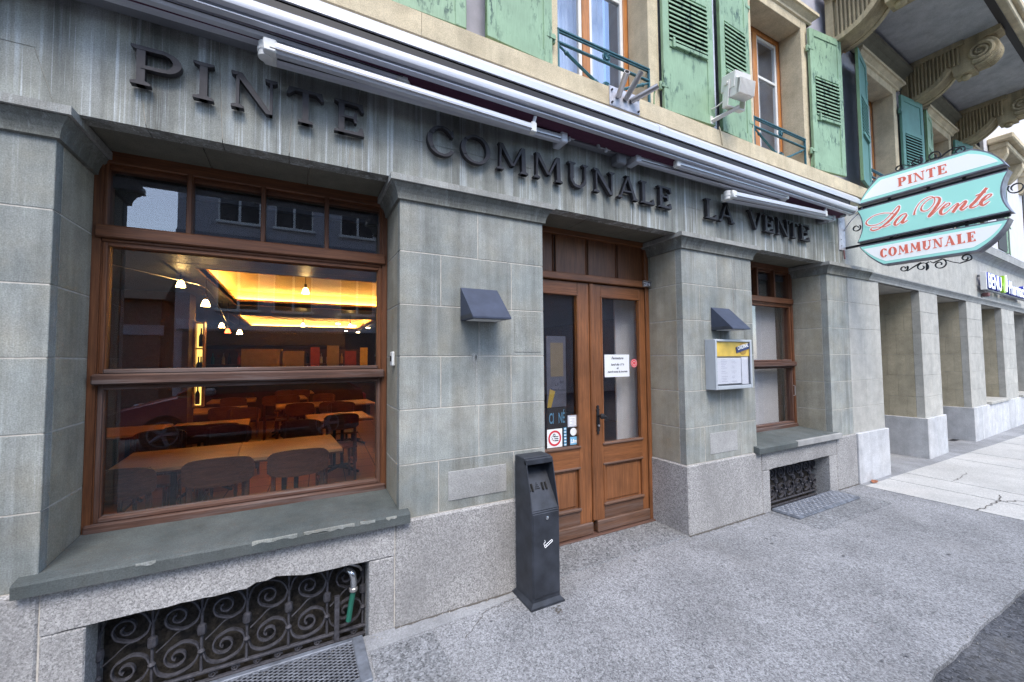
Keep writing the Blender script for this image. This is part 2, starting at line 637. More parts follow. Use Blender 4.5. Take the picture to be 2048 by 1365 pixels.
def text_obj(body, size, m, parent, loc, rot, name='lettering', extrude=.001, shear=0.0, align='LEFT', offset=0.0, sx=1.0, space=1.0, **props):
    c = bpy.data.curves.new('txt', 'FONT')
    c.body = body
    c.size = size
    c.extrude = extrude
    c.shear = shear
    c.align_x = align
    c.offset = offset
    c.space_character = space
    c.resolution_u = 3
    t = bpy.data.objects.new('txt', c)
    COL.objects.link(t)
    dg = bpy.context.evaluated_depsgraph_get()
    me = bpy.data.meshes.new_from_object(t.evaluated_get(dg))
    bpy.data.objects.remove(t)
    me.materials.clear()
    me.materials.append(M[m])
    if sx != 1.0:
        for v in me.vertices:
            v.co.x *= sx
    return link(name, me, parent, loc, rot, **props)


FRONT = (rad(90), 0, 0)          # text faces the street (-Y)
SIDE = (rad(90), 0, rad(-90))    # text faces -X

# serif capitals: strokes in a unit cap height, width w
def letter_pieces(ch, w, T=.17, t=.075):
    P = []
    S = .055

    def line(x0, z0, x1, z1, wd):
        # stroke with horizontal ends
        P.append([(x0 - wd / 2, z0), (x0 + wd / 2, z0), (x1 + wd / 2, z1), (x1 - wd / 2, z1)])

    def serif(xc, z, hw, up):
        d = 1 if up else -1
        h = .10
        P.append([(xc - hw, z), (xc + hw, z), (xc + hw, z + d * S), (xc + hw * .45, z + d * h), (xc - hw * .45, z + d * h), (xc - hw, z + d * S)])

    def arc(cx, cz, ro, zo, ri, zi, a0, a1, n=20):
        out = [(cx + ro * cos(a0 + (a1 - a0) * i / n), cz + zo * sin(a0 + (a1 - a0) * i / n)) for i in range(n + 1)]
        inn = [(cx + ri * cos(a0 + (a1 - a0) * i / n), cz + zi * sin(a0 + (a1 - a0) * i / n)) for i in range(n + 1)]
        for i in range(n):
            P.append([out[i], out[i + 1], inn[i + 1], inn[i]])

    sw = T * .95 + .02
    if ch == 'I':
        line(w / 2, 0, w / 2, 1, T)
        serif(w / 2, 0, w / 2, True)
        serif(w / 2, 1, w / 2, False)
    elif ch == 'P':
        x = .2
        line(x, 0, x, 1, T)
        serif(x, 0, .2, True)
        serif(x - .03, 1, .17, False)
        P.append([(x, .90), (w * .58, .90), (w * .58, 1), (x, 1)])
        P.append([(x, .42), (w * .58, .42), (w * .58, .51), (x, .51)])
        arc(w * .58, .71, w * .42, .29, w * .42 - T * 1.05, .20, -pi / 2, pi / 2)
    elif ch == 'L' or ch == 'E':
        x = .2
        line(x, 0, x, 1, T)
        P.append([(0, 0), (w, 0), (w, .02), (w * .93, .25), (w * .86, .25), (w * .78, .10), (x, .075), (0, S)])
        serif(x, 1, .19, False)
        if ch == 'E':
            P.append([(0, 1), (w * .93, 1), (w * .98, .74), (w * .90, .74), (w * .78, .90), (x, .925), (0, 1 - S)])
            P.append([(x, .48), (w * .62, .48), (w * .66, .36), (w * .74, .36), (w * .74, .68), (w * .66, .68), (w * .62, .55), (x, .55)])
    elif ch == 'T':
        line(w / 2, 0, w / 2, 1, T)
        serif(w / 2, 0, .2, True)
        P.append([(w * .06, 1), (w * .94, 1), (w, .78), (w * .94, .76), (w * .78, .905), (w * .22, .905), (w * .06, .76), (0, .78)])
    elif ch == 'N':
        a, b = .14, w - .14
        line(a, 0, a, 1, t)
        line(b, 0, b, 1, t)
        P.append([(a - .10, 1), (a + .10, 1), (b + t / 2, 0), (b - .12, 0)])
        serif(a, 0, .15, True)
        serif(b, 1, .15, False)
        serif(a - .06, 1, .09, False)
    elif ch == 'M':
        a, b, m = .14, w - .17, w / 2
        line(a, 0, a + .03, 1, t)
        line(b, 0, b - .03, 1, T)
        P.append([(a - .06, 1), (a + .12, 1), (m + .07, .22), (m - .05, .22)])
        P.append([(b - .10, 1), (b, 1), (m + .06, .22), (m - .02, .22)])
        serif(a, 0, .14, True)
        serif(b, 0, .17, True)
    elif ch == 'A':
        m = w / 2
        P.append([(.10, 0), (.10 + t, 0), (m + .05, 1), (m - .04, 1)])
        P.append([(w - .15 - T / 2, 0), (w - .15 + T / 2, 0), (m + .08, 1), (m - .06, 1)])
        P.append([(w * .27, .30), (w * .72, .30), (w * .70, .37), (w * .29, .37)])
        serif(.12, 0, .12, True)
        serif(w - .15, 0, .15, True)
        P.append([(m - .13, 1), (m + .08, 1), (m + .08, 1.03), (m - .15, 1.03)])
    elif ch == 'V':
        m = w / 2
        P.append([(.06, 1), (.06 + T * 1.15, 1), (m + .06, 0), (m - .05, 0)])
        P.append([(w - .12 - t / 2, 1), (w - .12 + t / 2, 1), (m + .04, 0), (m - .03, 0)])
        serif(.14, 1, .14, False)
        serif(w - .13, 1, .13, False)
    elif ch == 'U':
        a, b = .18, w - .14
        line(a, .34, a, 1, T)
        line(b, .34, b, 1, t)
        cx = (a - T / 2 + b + t / 2) / 2
        ro = (b + t / 2 - a + T / 2) / 2
        arc(cx, .34, ro, .36, ro - (T + t) / 2, .25, pi, 2 * pi)
        serif(a, 1, .18, False)
        serif(b, 1, .14, False)
    elif ch == 'O':
        arc(w / 2, .5, w / 2, .52, w / 2 - T * .95, .44, 0, 2 * pi, 36)
    elif ch == 'C':
        arc(w * .54, .5, w * .54, .52, w * .54 - T * 1.0, .44, .32 * pi * .62, 2 * pi - .32 * pi * .62, 34)
        P.append([(w * .86, .70), (w * .95, .70), (w * .93, .98), (w * .84, .86)])
    return P


def serif_letter(ch, w, h, name, m, parent, place, depth, base=0.0, T=.17):
    """place(u, v, d) -> xyz; pieces get staggered faces so no two lie in one plane."""
    mb = MB()
    for i, poly in enumerate(letter_pieces(ch, w / h, T)):
        # arc quads share edges only, so they may share the plane
        k = i % 7
        d = depth + k * .0007
        n = len(poly)
        vs = [place(u * h, v * h, base) for u, v in poly] + [place(u * h, v * h, d) for u, v in poly]
        mb.add(vs, [tuple(range(n)), tuple(range(2 * n - 1, n - 1, -1))] + [(j, j + n, (j + 1) % n + n, (j + 1) % n) for j in range(n)])
    return mb.build(name, m, parent)


# ================================================================== GROUND
XA, XBl, XBr, XCl, XCr, XDl, XDr = -.949, .555, 1.588, 3.067, 4.099, 5.585, 6.919
ZC = [.605, .925, 1.255, 1.58, 1.90, 2.23, 2.553]      # stone courses
KERB = -1.635
RD = -.022
MB().add([(-300, -300, RD), (300, -300, RD), (300, KERB + .2, RD), (-300, KERB + .2, RD)], [(0, 1, 2, 3)]).build('road', 'road_mat', kind='structure')
MB().add([(-300, .6, RD), (300, .6, RD), (300, 300, RD), (-300, 300, RD)], [(0, 1, 2, 3)]).build('ground', 'road_mat', kind='structure')
# pavement with a slightly wavy worn edge
edge = []
x = -14.0
while x < 6.05:
    edge.append((x, KERB + .006 * sin(x * 2.1) + random.uniform(-.007, .007)))
    x += .11
edge.append((6.05, KERB))
pv = MB()
pl = edge + [(6.05, -.012), (-14, -.012)]
pv.prism(pl, 'z', RD - .05, 0.0)
pav = pv.build('pavement', 'pavement_mat', kind='structure')
MB().prism([(-2.6, -.15), (-.80, -.15), (-.80, -.38), (.36, -.38), (.36, -.15), (.9, -.12), (1.33, -.085), (1.33, -.012), (-2.6, -.012)], 'z', -.01, .004).build('cement_strip', 'cement_strip', pav)
B('patch', 'pavement_patch', pav, 4.2, 5.61, -.51, -.013, -.01, .0035)
B('patch', 'pavement_patch', pav, .37, .72, -.60, -.155, -.01, .0038)
# recessed doorstep
B('doorstep', 'pavement_patch', pav, XBr - .02, XCl + .02, -.013, .46, -.08, .006, .003)
# pale slabs in front of the arcade
sx = [6.056, 6.66, 7.17, 7.90, 8.80, 9.55, 10.3, 11.1, 11.9, 12.8, 13.8, 15, 16.4, 18]
for i in range(len(sx) - 1):
    a, b = sx[i] + .004, sx[i + 1] - .004
    sh = -.03 * i
    MB().prism([(a - .0, -.10), (b, -.10), (b + sh - .03, KERB - .05), (a + sh, KERB - .05)], 'z', RD - .05, .004 + .002 * (i % 3)).build('paving_slab', 'slab_mat', pav)
B('slab_bed', 'crack', pav, 6.05, 20, KERB - .06, -.09, RD - .06, -.006)
B('arcade_floor', 'cement_strip', pav, 6.05, 20, -.098, 1.6, RD - .06, .003)


def ribbon_z(pts, w, z):
    mb = MB()
    n = len(pts)
    vs = []
    for i, (x, y) in enumerate(pts):
        a, b = pts[max(i - 1, 0)], pts[min(i + 1, n - 1)]
        d = Vector((b[0] - a[0], b[1] - a[1])).normalized()
        k = w * random.uniform(.3, 1.3)
        vs += [(x - d.y * k, y + d.x * k, z), (x + d.y * k, y - d.x * k, z)]
    return mb.add(vs, [(2 * i, 2 * i + 1, 2 * i + 3, 2 * i + 2) for i in range(n - 1)])


def jag(p, q, n, amp):
    return [(p[0] + (q[0] - p[0]) * i / n + random.uniform(-amp, amp), p[1] + (q[1] - p[1]) * i / n + random.uniform(-amp, amp)) for i in range(n + 1)]


ribbon_z(jag((6.05, -1.02), (6.62, -1.03), 14, .014) + jag((6.64, -1.05), (6.9, -1.2), 8, .02), .006, .0105).build('crack', 'crack', pav)
ribbon_z(jag((6.62, -1.03), (6.9, -.98), 8, .012), .005, .011).build('crack', 'crack', pav)
ribbon_z(jag((7.2, -.55), (7.85, -.5), 12, .014), .004, .011).build('crack', 'crack', pav)
# fallen leaf beside the plinth
lf = MB()
lv = [(-.09, 0, .006), (-.04, .03, .014), (.03, .034, .02), (.09, .006, .008), (.03, -.03, .016), (-.04, -.028, .010), (0, 0, .006)]
lf.add(lv, [(0, 1, 6), (1, 2, 6), (2, 3, 6), (3, 4, 6), (4, 5, 6), (5, 0, 6)])
tag(lf.build('fallen_leaf', 'leaf_brown', None, loc=(6.32, -.09, .006), rot=(0, 0, .2)), 'dry brown leaf lying on pale slab against the white plinth', 'leaf')
# stain by the bin
st = MB()
for i in range(26):
    a, r_ = random.uniform(0, 6.28), random.uniform(.003, .010)
    cx, cy = 1.455 + random.gauss(0, .022), -.335 + random.gauss(0, .03)
    st.add([(cx + r_ * cos(k * pi / 3 + a), cy + r_ * sin(k * pi / 3 + a) * .8, .0012 + i * .0001) for k in range(6)], [tuple(range(6))])
st.build('stain', 'crack', pav, kind='stuff')

# gum spots, grit and a dirt line along the plinths
random.seed(31)
gs = MB()
for i in range(80):
    x_, y_, r_ = random.uniform(-.5, 6), random.uniform(-1.6, -.1), random.choice((.004, .006, .007, .009, .013))
    a0 = random.uniform(0, 6)
    gs.add([(x_ + r_ * random.uniform(.7, 1.2) * cos(a0 + k * pi / 4), y_ + r_ * random.uniform(.7, 1.2) * sin(a0 + k * pi / 4), .0055 + i * .00002) for k in range(8)], [tuple(range(8))])
gs.build('gum_spots', 'gum', pav, kind='stuff')
gt = MB()
for i in range(420):
    x_ = random.uniform(-.9, 6)
    y_ = -.03 - abs(random.gauss(0, .03)) if random.random() < .5 else KERB + random.gauss(0, .05) - .03
    z_ = .005 if y_ > KERB else RD + .004
    r_ = random.uniform(.002, .006)
    gt.add([(x_ - r_, y_ - r_, z_), (x_ + r_, y_ - r_ * .6, z_), (x_ + r_ * .3, y_ + r_, z_), (x_, y_, z_ + r_)], [(0, 1, 3), (1, 2, 3), (2, 0, 3)])
gt.build('grit', 'grit', pav, kind='stuff')
for (xa, xb, yy) in ((.53, 1.6, -.024), (3.05, 4.14, -.024), (5.6, 6.1, -.024), (-2.6, -.93, -.024)):
    n_ = int((xb - xa) / .03)
    top = [(xa + (xb - xa) * i / n_, -.012) for i in range(n_ + 1)]
    low = [(xa + (xb - xa) * i / n_, yy - random.uniform(.002, .016)) for i in range(n_ + 1)][::-1]
    MB().prism(top + low, 'z', .0, .0065).build('dirt_line', 'crack', pav)
for (p_, q_) in (((.86, -.30), (1.06, -.13)), ((1.06, -.13), (1.28, -.10))):
    ribbon_z(jag(p_, q_, 16, .008), .0022, .0062).build('crack', 'crack', pav)

# ================================================================== RESTAURANT BUILDING
bld = thing('restaurant_building', 'grey green sandstone building with restaurant front, granite plinth and green shutters above', 'building')


def blocks(par, x0, x1, y0, y1, z0, z1, xj, m, name='stone_block', j=.0024, b=.0025):
    """one course cut at the joints xj (list of x)"""
    xs = [x0] + list(xj) + [x1]
    for a, c in zip(xs[:-1], xs[1:]):
        B(name, m, par, a + (j if a != x0 else 0), c - (j if c != x1 else 0), y0 + random.uniform(0, .0012), y1, z0 + j, z1 - j, b)


def pillar(x0, x1, joints, mface='sandstone', left=True, right=True, wide=.07):
    core = B('pillar', 'mortar', bld, x0 + .004, x1 - .004, .0028, .50, .0, 2.60)
    for i in range(6):
        blocks(core, x0, x1, 0, wide - .003, ZC[i], ZC[i + 1], joints[i], mface)
    for side, on in ((0, left), (1, right)):
        if not on:
            continue
        for i in range(6):
            a, c = (x0, x0 + .1) if side == 0 else (x1 - .1, x1)
            xx0, xx1 = (x0 + .0015, x0 + .1) if side == 0 else (x1 - .1, x1 - .0015)
            B('reveal_block', 'sandstone_lit_side', core, xx0, xx1, wide + .003, .46, ZC[i] + .0032, ZC[i + 1] - .0032, .003)
    return core


w2 = lambda x0, x1: [x0 + (x1 - x0) * .5]
w3 = lambda x0, x1: [x0 + (x1 - x0) * .255, x0 + (x1 - x0) * .75]
pillar(-2.6, XA, [[-1.7], [-2.0, -1.35], [-1.7], [-2.0, -1.35], [-1.7], [-2.0]], left=False)
pb = pillar(XBl, XBr, [[.80, 1.335], [1.075], [.815, 1.32], [1.08], [.816, 1.327], [1.074]])
pc = pillar(XCl, XCr, [[3.32, 3.85], [3.56], [3.30, 3.80], [3.57], [3.302, 3.795], [3.559]])
core_d = B('pillar', 'mortar', bld, XDl + .004, XDr - .004, .0028, .55, .0, 2.60)
for i in range(6):
    blocks(core_d, XDl, 6.075, 0, .067, ZC[i], ZC[i + 1], [] if i % 2 else [5.80], 'sandstone')
    blocks(core_d, 6.078, XDr, -.001, .067, ZC[i], ZC[i + 1], [] if i % 2 == 0 else [6.45], 'painted_stone', j=.0018)
    B('reveal_block', 'sandstone_lit_side', core_d, XDl + .0015, XDl + .1, .073, .46, ZC[i] + .0032, ZC[i + 1] - .0032, .003)
    B('reveal_block', 'arcade_reveal_stone', core_d, XDr - .1, XDr - .001, .07, .55, ZC[i] + .002, ZC[i + 1] - .002, .003)
B('mortar_patch', 'patch_mortar', pb, .862, 1.275, -.003, .03, .666, .848, .002)
B('mortar_patch', 'patch_mortar', pc, 3.385, 3.785, -.003, .03, .664, .856, .002)
B('filler_patch', 'sandstone', pb, 1.345, 1.560, -.0022, .03, 1.605, 1.86, .002)

random.seed(8)
for (par_, xr, z1_, z0_, wd_) in ((pb, 1.062, 1.585, 1.19, .010), (pb, 1.045, 1.60, 1.50, .022), (pb, 1.30, 2.23, 1.92, .004), (pc, 3.95, 2.54, 1.75, .005), (pc, 3.80, 2.54, 1.95, .007), (pc, 3.83, 2.54, 2.05, .004)):
    n_ = 16
    l_, r_ = [], []
    x_ = xr
    for i in range(n_ + 1):
        x_ += random.uniform(-.002, .002)
        w_ = wd_ * random.uniform(.4, 1.1) * (1 - .8 * i / n_)
        zz = z1_ + (z0_ - z1_) * i / n_
        l_.append((x_ - w_, zz))
        r_.append((x_ + w_, zz))
    MB().prism(l_ + r_[::-1], 'y', -.0018, .002).build('lime_run', 'fillet_stone', par_)
# --- plinth
def plinth(name, x0, x1, m='granite', y=-.02, left=False, right=False, z1=.603, par=bld):
    prof = [(x0, -.1), (x1, -.1), (x1, z1), (x0, z1)]
    mb = MB()
    yb = .02 if not (left or right) else .5
    mb.box(x0, x1, y, .46 if (left or right) else .05, -.12, z1, .010)
    return mb.build(name, m, par)


pl_a = plinth('plinth_block', -2.6, -.936)
plinth('plinth_block', .529, XBr + .012, left=True)
plinth('plinth_block', XCl - .012, 4.138, left=True)
plinth('plinth_block', 5.604, 6.092)
for a, c in ((-.936, .529), (4.138, 5.604)):
    B('plinth_backing', 'mortar', bld, a - .01, a + .01, -.012, .04, -.1, .598)
    B('plinth_backing', 'mortar', bld, c - .01, c + .01, -.012, .04, -.1, .598)


def cellar(x0, x1, ox0, ox1, gy, spacing, first, nb, seed, tight):
    """granite lintel, jambs and a wrought-iron grille of scrolls"""
    random.seed(seed)
    # lintel with a chipped lower edge
    low = [(x0 + .004, .416)]
    n = 34
    for i in range(1, n):
        xx = x0 + (x1 - x0) * i / n
        dz = random.uniform(-.003, .003)
        if ox0 < xx < ox1:
            f = (xx - ox0) / (ox1 - ox0)
            if .50 < f < .72 and seed == 1:
                dz += .022 * sin((f - .50) / .22 * pi) + random.uniform(0, .006)
            dz += .004
        low.append((xx, .416 + dz))
    low += [(x1 - .004, .416), (x1 - .004, .60), (x0 + .004, .60)]
    MB().prism(low, 'y', -.018, .30).build('lintel_block', 'granite', bld)
    B('jamb_block', 'granite', bld, x0 + .004, ox0, -.018, .30, -.12, .410, .006)
    B('jamb_block', 'granite', bld, ox1, x1 - .004, -.018, .30, -.12, .410, .006)
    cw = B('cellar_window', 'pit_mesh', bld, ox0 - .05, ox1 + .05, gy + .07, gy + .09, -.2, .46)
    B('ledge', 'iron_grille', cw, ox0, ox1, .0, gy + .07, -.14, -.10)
    r = .008
    # rails
    for zz in (-.055, -.008):
        B('rail', 'iron_grille', cw, ox0, ox1, gy - .012, gy + .012, zz - .006, zz + .006, .002)
    B('rail', 'iron_grille', cw, ox0, ox1, gy - .012, gy + .012, .395, .41, .002)
    for i in range(nb + 1):
        xb = first + i * spacing
        if ox0 < xb < ox1:
            mb = MB().tube([(xb, gy, -.01), (xb, gy, .40)], .007, 6)
            mb.lathe([(.006, -.03), (.019, -.02), (.021, 0), (.019, .02), (.006, .03)], (xb, gy, .205), 8)
            mb.lathe([(.010, -.012), (.017, 0), (.010, .012)], (xb, gy - .004, .10), 8)
            mb.build('bar', 'iron_grille', cw, smooth=True)
        # scrolls between bars
        xm = xb + spacing / 2
        if xm - spacing * .4 < ox0 or xm + spacing * .4 > ox1:
            if xm > ox1 or xm < ox0:
                continue
        s = spacing
        for (zc, sg) in ((.10, 1), (.30, -1)):
            p = spiral(xm + .008, zc + sg * .012, .052 * s / .193, .012, pi * 1.35, pi * 1.35 - 3.3 * pi, 30)
            q = [(xm - s * .5 + .006, zc), (xm - s * .36, zc - sg * .055), (xm - s * .08, zc - sg * .078), (xm + s * .30, zc - sg * .055), (xm + s * .5 - .006, zc)]
            q2 = [(xm + s * .5 - .006, zc), (xm + s * .38, zc + sg * .045), (xm + s * .12, zc + sg * .068), (xm - s * .18, zc + sg * .045)]
            path = spline(q, 6)[:-1] + spline(q2, 5)[:-1] + spiral(xm + .0, zc + sg * .004, .052 * s / .193, .012, pi * (.75 if sg > 0 else 1.25), pi * (.75 if sg > 0 else 1.25) + sg * 2.6 * pi, 26)
            mb = MB()
            # flat iron strap: ribbon wide in Y
            nv = len(path)
            vs = []
            for k, (a, c) in enumerate(path):
                e0, e1 = path[max(k - 1, 0)], path[min(k + 1, nv - 1)]
                d = Vector((e1[0] - e0[0], e1[1] - e0[1]))
                d = d.normalized() if d.length > 1e-6 else Vector((1, 0))
                for (o, yy) in ((.0035, -.011), (-.0035, -.011), (-.0035, .011), (.0035, .011)):
                    vs.append((a - d.y * o, gy + yy, c + d.x * o))
            fs = [(4 * k + m_, 4 * k + (m_ + 1) % 4, 4 * k + 4 + (m_ + 1) % 4, 4 * k + 4 + m_) for k in range(nv - 1) for m_ in range(4)]
            mb.add(vs, fs + [(3, 2, 1, 0), (4 * nv - 4, 4 * nv - 3, 4 * nv - 2, 4 * nv - 1)])
            mb.build('scroll', 'iron_grille', cw)
            if not tight and sg > 0:
                q = spline([(xm - s * .42, zc + .05), (xm - s * .2, zc + .085), (xm, zc + .12), (xm + s * .22, zc + .13)], 5)
                MB().tube([(a, gy, c) for a, c in q], .007, 5, flat=.5).build('scroll', 'iron_grille', cw)
        # little running scrolls on the bottom rail
        if not tight:
            for kx in (xm - s * .25, xm + s * .25):
                p = spiral(kx, -.032, .019, .004, 0, 3.4 * pi, 18)
                MB().tube([(a, gy, c) for a, c in p], .0045, 5).build('small_scroll', 'iron_grille', cw)
    return cw


cellar(-.936, .529, -.79, .385, .12, .193, -.787, 6, 1, False)
cellar(4.138, 5.604, 4.27, 5.44, .14, .17, 4.30, 7, 2, True)
random.seed(11)

# --- window sills
def sill(x0, x1, a, c, m, split=None):
    mb = MB()
    # front slab with slightly broken arris
    n = 40
    top = []
    for i in range(n + 1):
        xx = a + (c - a) * i / n
        f = i / n
        ch = random.uniform(0, .0025)
        if .52 < f < .83:
            ch += random.uniform(.004, .014)
        top.append((xx, ch))
    vs, fs = [], []
    for (xx, ch) in top:
        vs += [(xx, -.058, .600), (xx, -.060, .652 - ch), (xx, -.052 + ch, .660 - ch * .2), (xx, .002, .668), (xx, .002, .600)]
    for i in range(n):
        for k in range(5):
            k2 = (k + 1) % 5
            fs.append((5 * i + k, 5 * i + k2, 5 * i + 5 + k2, 5 * i + 5 + k))
    fs += [(0, 1, 2, 3, 4), tuple(5 * n + k for k in (4, 3, 2, 1, 0))]
    mb.add(vs, fs)
    mb.prism([(.0, .59), (.0, .6675), (.375, .690), (.375, .59)], 'x', x0 + .001, x1 - .001)
    return mb.build('window_sill', m, bld)


sill(XA, XBl, -1.006, .609, 'sill_stone')
sl1 = bpy.data.objects['window_sill']
for (xa, xb) in ((-.18, .02), (.05, .30), (.33, .41), (-.62, -.55), (.47, .53)):
    n_ = max(4, int((xb - xa) / .02))
    lo = [(xa + (xb - xa) * i / n_, .652 - random.uniform(.003, .014)) for i in range(n_ + 1)]
    hi = [(xa + (xb - xa) * i / n_, .657 - random.uniform(.0, .002)) for i in range(n_ + 1)][::-1]
    MB().prism(lo + hi, 'y', -.0612, -.045).build('chip', 'sandstone', sl1)
s2 = sill(XCr, XDl, 4.042, 5.655, 'sill_stone')
B('repaired_edge', 'patch_mortar', s2, 4.72, 5.657, -.0625, -.03, .6015, .6635, .004)

# --- capitals (cove + fillet, returned into the reveals)
def capital(x0, x1, left=True, right=True, m='capital_stone_shaded', yb=.42, ret=True):
    prof = [(.0, 2.545), (.016, 2.549), (.017, 2.562), (.022, 2.585), (.034, 2.612), (.054, 2.636), (.054, 2.641), (.060, 2.641)]
    prof2 = [(.054, 2.6405), (.068, 2.6415), (.068, 2.680), (.0, 2.688)]
    path = []
    if left:
        path += [(x0, yb, -1, 0)]
    path += [(x0, 0, -1 if left else 0, -1), (x1, 0, 1 if right else 0, -1)]
    if right:
        path += [(x1, yb, 1, 0)]
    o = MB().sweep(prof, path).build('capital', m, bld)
    MB().sweep(prof2, path).build('fillet', 'fillet_stone', o)
    MB().box(x0 + .001, x1 - .001, .002, .42, 2.553, 2.681).build('capital_core', 'mortar', o)
    return o


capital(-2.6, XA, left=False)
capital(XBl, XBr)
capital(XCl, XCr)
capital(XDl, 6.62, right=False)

# --- frieze of flat arches
fr = B('frieze', 'mortar', bld, -2.6, 6.05, .003, .5, 2.70, 3.60)
cen = [(-2.6 + -.949) / 2 - .5, (XA + XBl) / 2, (XBr + XCl) / 2, (XCr + XDl) / 2]
Z0, Z1, ZH = 2.680, 3.42, 2.94
jj = .0016


def vous(poly):
    # shrink a little for the joint
    cx = sum(p[0] for p in poly) / len(poly)
    out = []
    for (x, z) in poly:
        out.append((x + (jj if x < cx else -jj), z))
    MB().prism(out, 'y', random.uniform(-.001, .0), .10).build('voussoir', 'frieze_stone', fr)


pcx = [-1.78, 1.0715, 3.583, 6.05]
for k in range(1, 4):
    c = cen[k]
    sl_ = lambda o: .30 * o
    offs = [-.755, -.45, -.15, .15, .45, .755]
    for i in range(1, 4):
        a, b = offs[i], offs[i + 1]
        vous([(c + a, Z0), (c + b, Z0), (c + b + sl_(b) * (Z1 - Z0), Z1), (c + a + sl_(a) * (Z1 - Z0), Z1)])
    # outer stones reach over the pillar
    lp, rp = pcx[k - 1], pcx[k]
    if k == 3:
        rp = 6.045
    a, b = offs[0], offs[1]
    vous([(c + a, Z0), (c + b, Z0), (c + b + sl_(b) * (Z1 - Z0), Z1), (lp + .0, Z1), (lp + .0, ZH + .002), (c + a - .075, ZH + .002)])
    a, b = offs[4], offs[5]
    if k < 3:
        vous([(c + a, Z0), (c + b, Z0), (c + b + .075, ZH + .002), (rp, ZH + .002), (rp, Z1), (c + a + sl_(a) * (Z1 - Z0), Z1)])
    else:
        vous([(c + a, Z0), (c + b, Z0), (c + b + .075, ZH + .002), (rp, ZH + .002), (rp, Z1), (c + a + sl_(a) * (Z1 - Z0), Z1)])
MB().prism([(-2.6, Z0), (cen[1] - .755 - jj * 2, Z0), (cen[1] - .755 - .075 - jj * 2, ZH - jj), (-2.6, ZH - jj)], 'y', 0, .10).build('voussoir', 'frieze_stone', fr)
MB().prism([(-2.6, ZH + jj), (-1.785, ZH + jj), (-1.785, Z1), (-2.6, Z1)], 'y', 0, .10).build('voussoir', 'frieze_stone', fr)
for k in (1, 2):
    a, b = cen[k] + .755, cen[k + 1] - .755
    MB().prism([(a + jj, Z0), (b - jj, Z0), (b - .075 - jj, ZH - jj), (a + .075 + jj, ZH - jj)], 'y', 0, .10).build('voussoir', 'frieze_stone', fr)
a = cen[3] + .755
MB().prism([(a + jj, Z0), (6.045, Z0), (6.045, ZH - jj), (a + .075 + jj, ZH - jj)], 'y', 0, .10).build('voussoir', 'frieze_stone', fr)
# soffits
for a, b in ((XA, XBl), (XBr, XCl), (XCr, XDl)):
    for i in range(3):
        x0, x1 = a + (b - a) * i / 3, a + (b - a) * (i + 1) / 3
        B('soffit_slab', 'soffit_stone', fr, x0 + .002, x1 - .002, .101, .46, 2.690, 2.72, .002)

# --- string course
def course(x0, x1, m, par, ylo=0, end=False):
    prof = [(.0, 3.40), (.004, 3.42), (.02, 3.46), (.055, 3.50), (.095, 3.528), (.10, 3.538), (.12, 3.542), (.12, 3.690), (.110, 3.697), (-.10, 3.715)]
    o = MB().sweep(prof, [(x0, ylo, 0, -1), (x1, ylo, 0, -1)]).build('string_course', m, par)
    return o


xs = [-2.6, -.35, .655, 2.15, 3.96, 5.0, 6.04]
for a, b in zip(xs[:-1], xs[1:]):
    course(a + .001, b - .001, 'cream_stone', bld)

# ------------------------------------------------------------------ big window
def shop_window(x0, x1, name):
    w = B(name, 'oak_v', bld, x0 + .0, x0 + .034, .385, .50, .68, 2.70)
    B('jamb', 'oak_v', w, x1 - .034, x1, .385, .50, .68, 2.70, .004)
    B('jamb', 'oak_v', w, x0, x0 + .05, .400, .50, .68, 2.70, .004)
    B('jamb', 'oak_v', w, x1 - .05, x1, .400, .50, .68, 2.70, .004)
    B('head_rail', 'oak_h', w, x0 + .03, x1 - .03, .386, .50, 2.625, 2.70, .005)
    B('head_bead', 'oak_h', w, x0 + .04, x1 - .04, .415, .48, 2.600, 2.626, .003)
    q = (x1 - x0) / 1.504
    for mx in (.400, .7615, 1.118):
        B('mullion', 'oak_v', w, x0 + mx * q - .0125, x0 + mx * q + .0125, .383, .47, 2.285, 2.63, .003)
    B('transom', 'oak_h', w, x0 + .012, x1 - .014, .366, .50, 2.217, 2.286, .007)
    B('transom_drip', 'oak_h', w, x0 + .036, x1 - .036, .388, .47, 2.200, 2.218, .004)
    # sashes
    for (za, zb, vmat) in ((1.497, 2.203, 'oak_v'), (.728, 1.440, 'oak_v_low')):
        B('sash_stile', vmat, w, x0 + .038, x0 + .058, .396, .46, za, zb, .004)
        B('sash_stile', vmat, w, x1 - .058, x1 - .038, .396, .46, za, zb, .004)
        B('sash_rail', 'oak_h' if za > 1 else 'oak_h_worn', w, x0 + .056, x1 - .056, .398, .46, zb - .026, zb, .004)
        B('sash_rail', 'oak_h_worn', w, x0 + .056, x1 - .056, .392, .46, za, za + .026, .006)
        for xx in (x0 + .0575, x1 - .0635):
            B('bead', vmat, w, xx, xx + .006, .412, .44, za + .024, zb - .024)
    B('mid_rail', 'oak_h_worn', w, x0 + .022, x1 - .020, .350, .50, 1.440, 1.498, .009)
    B('bottom_rail', 'oak_h_worn', w, x0 + .008, x1 - .008, .366, .50, .682, .729, .007)
    B('weather_board', 'red_board', w, x0 + .002, x1 - .002, .352, .46, .643, .683, .004)
    for (za, zb) in ((2.284, 2.602), (1.522, 2.178), (.753, 1.415)):
        MB().box(x0 + .046, x1 - .046, .434, .4345, za, zb).build('pane', 'window_glass', w)
    return w


shop_window(XA, XBl, 'shop_window')
sw = shop_window(XCr, XDl, 'shop_window')
MB().tube([(5.50, .372, 1.20), (5.50, .352, 1.195), (5.50, .352, 1.08), (5.50, .372, 1.075)], .006, 6).build('handle', 'steel', sw)

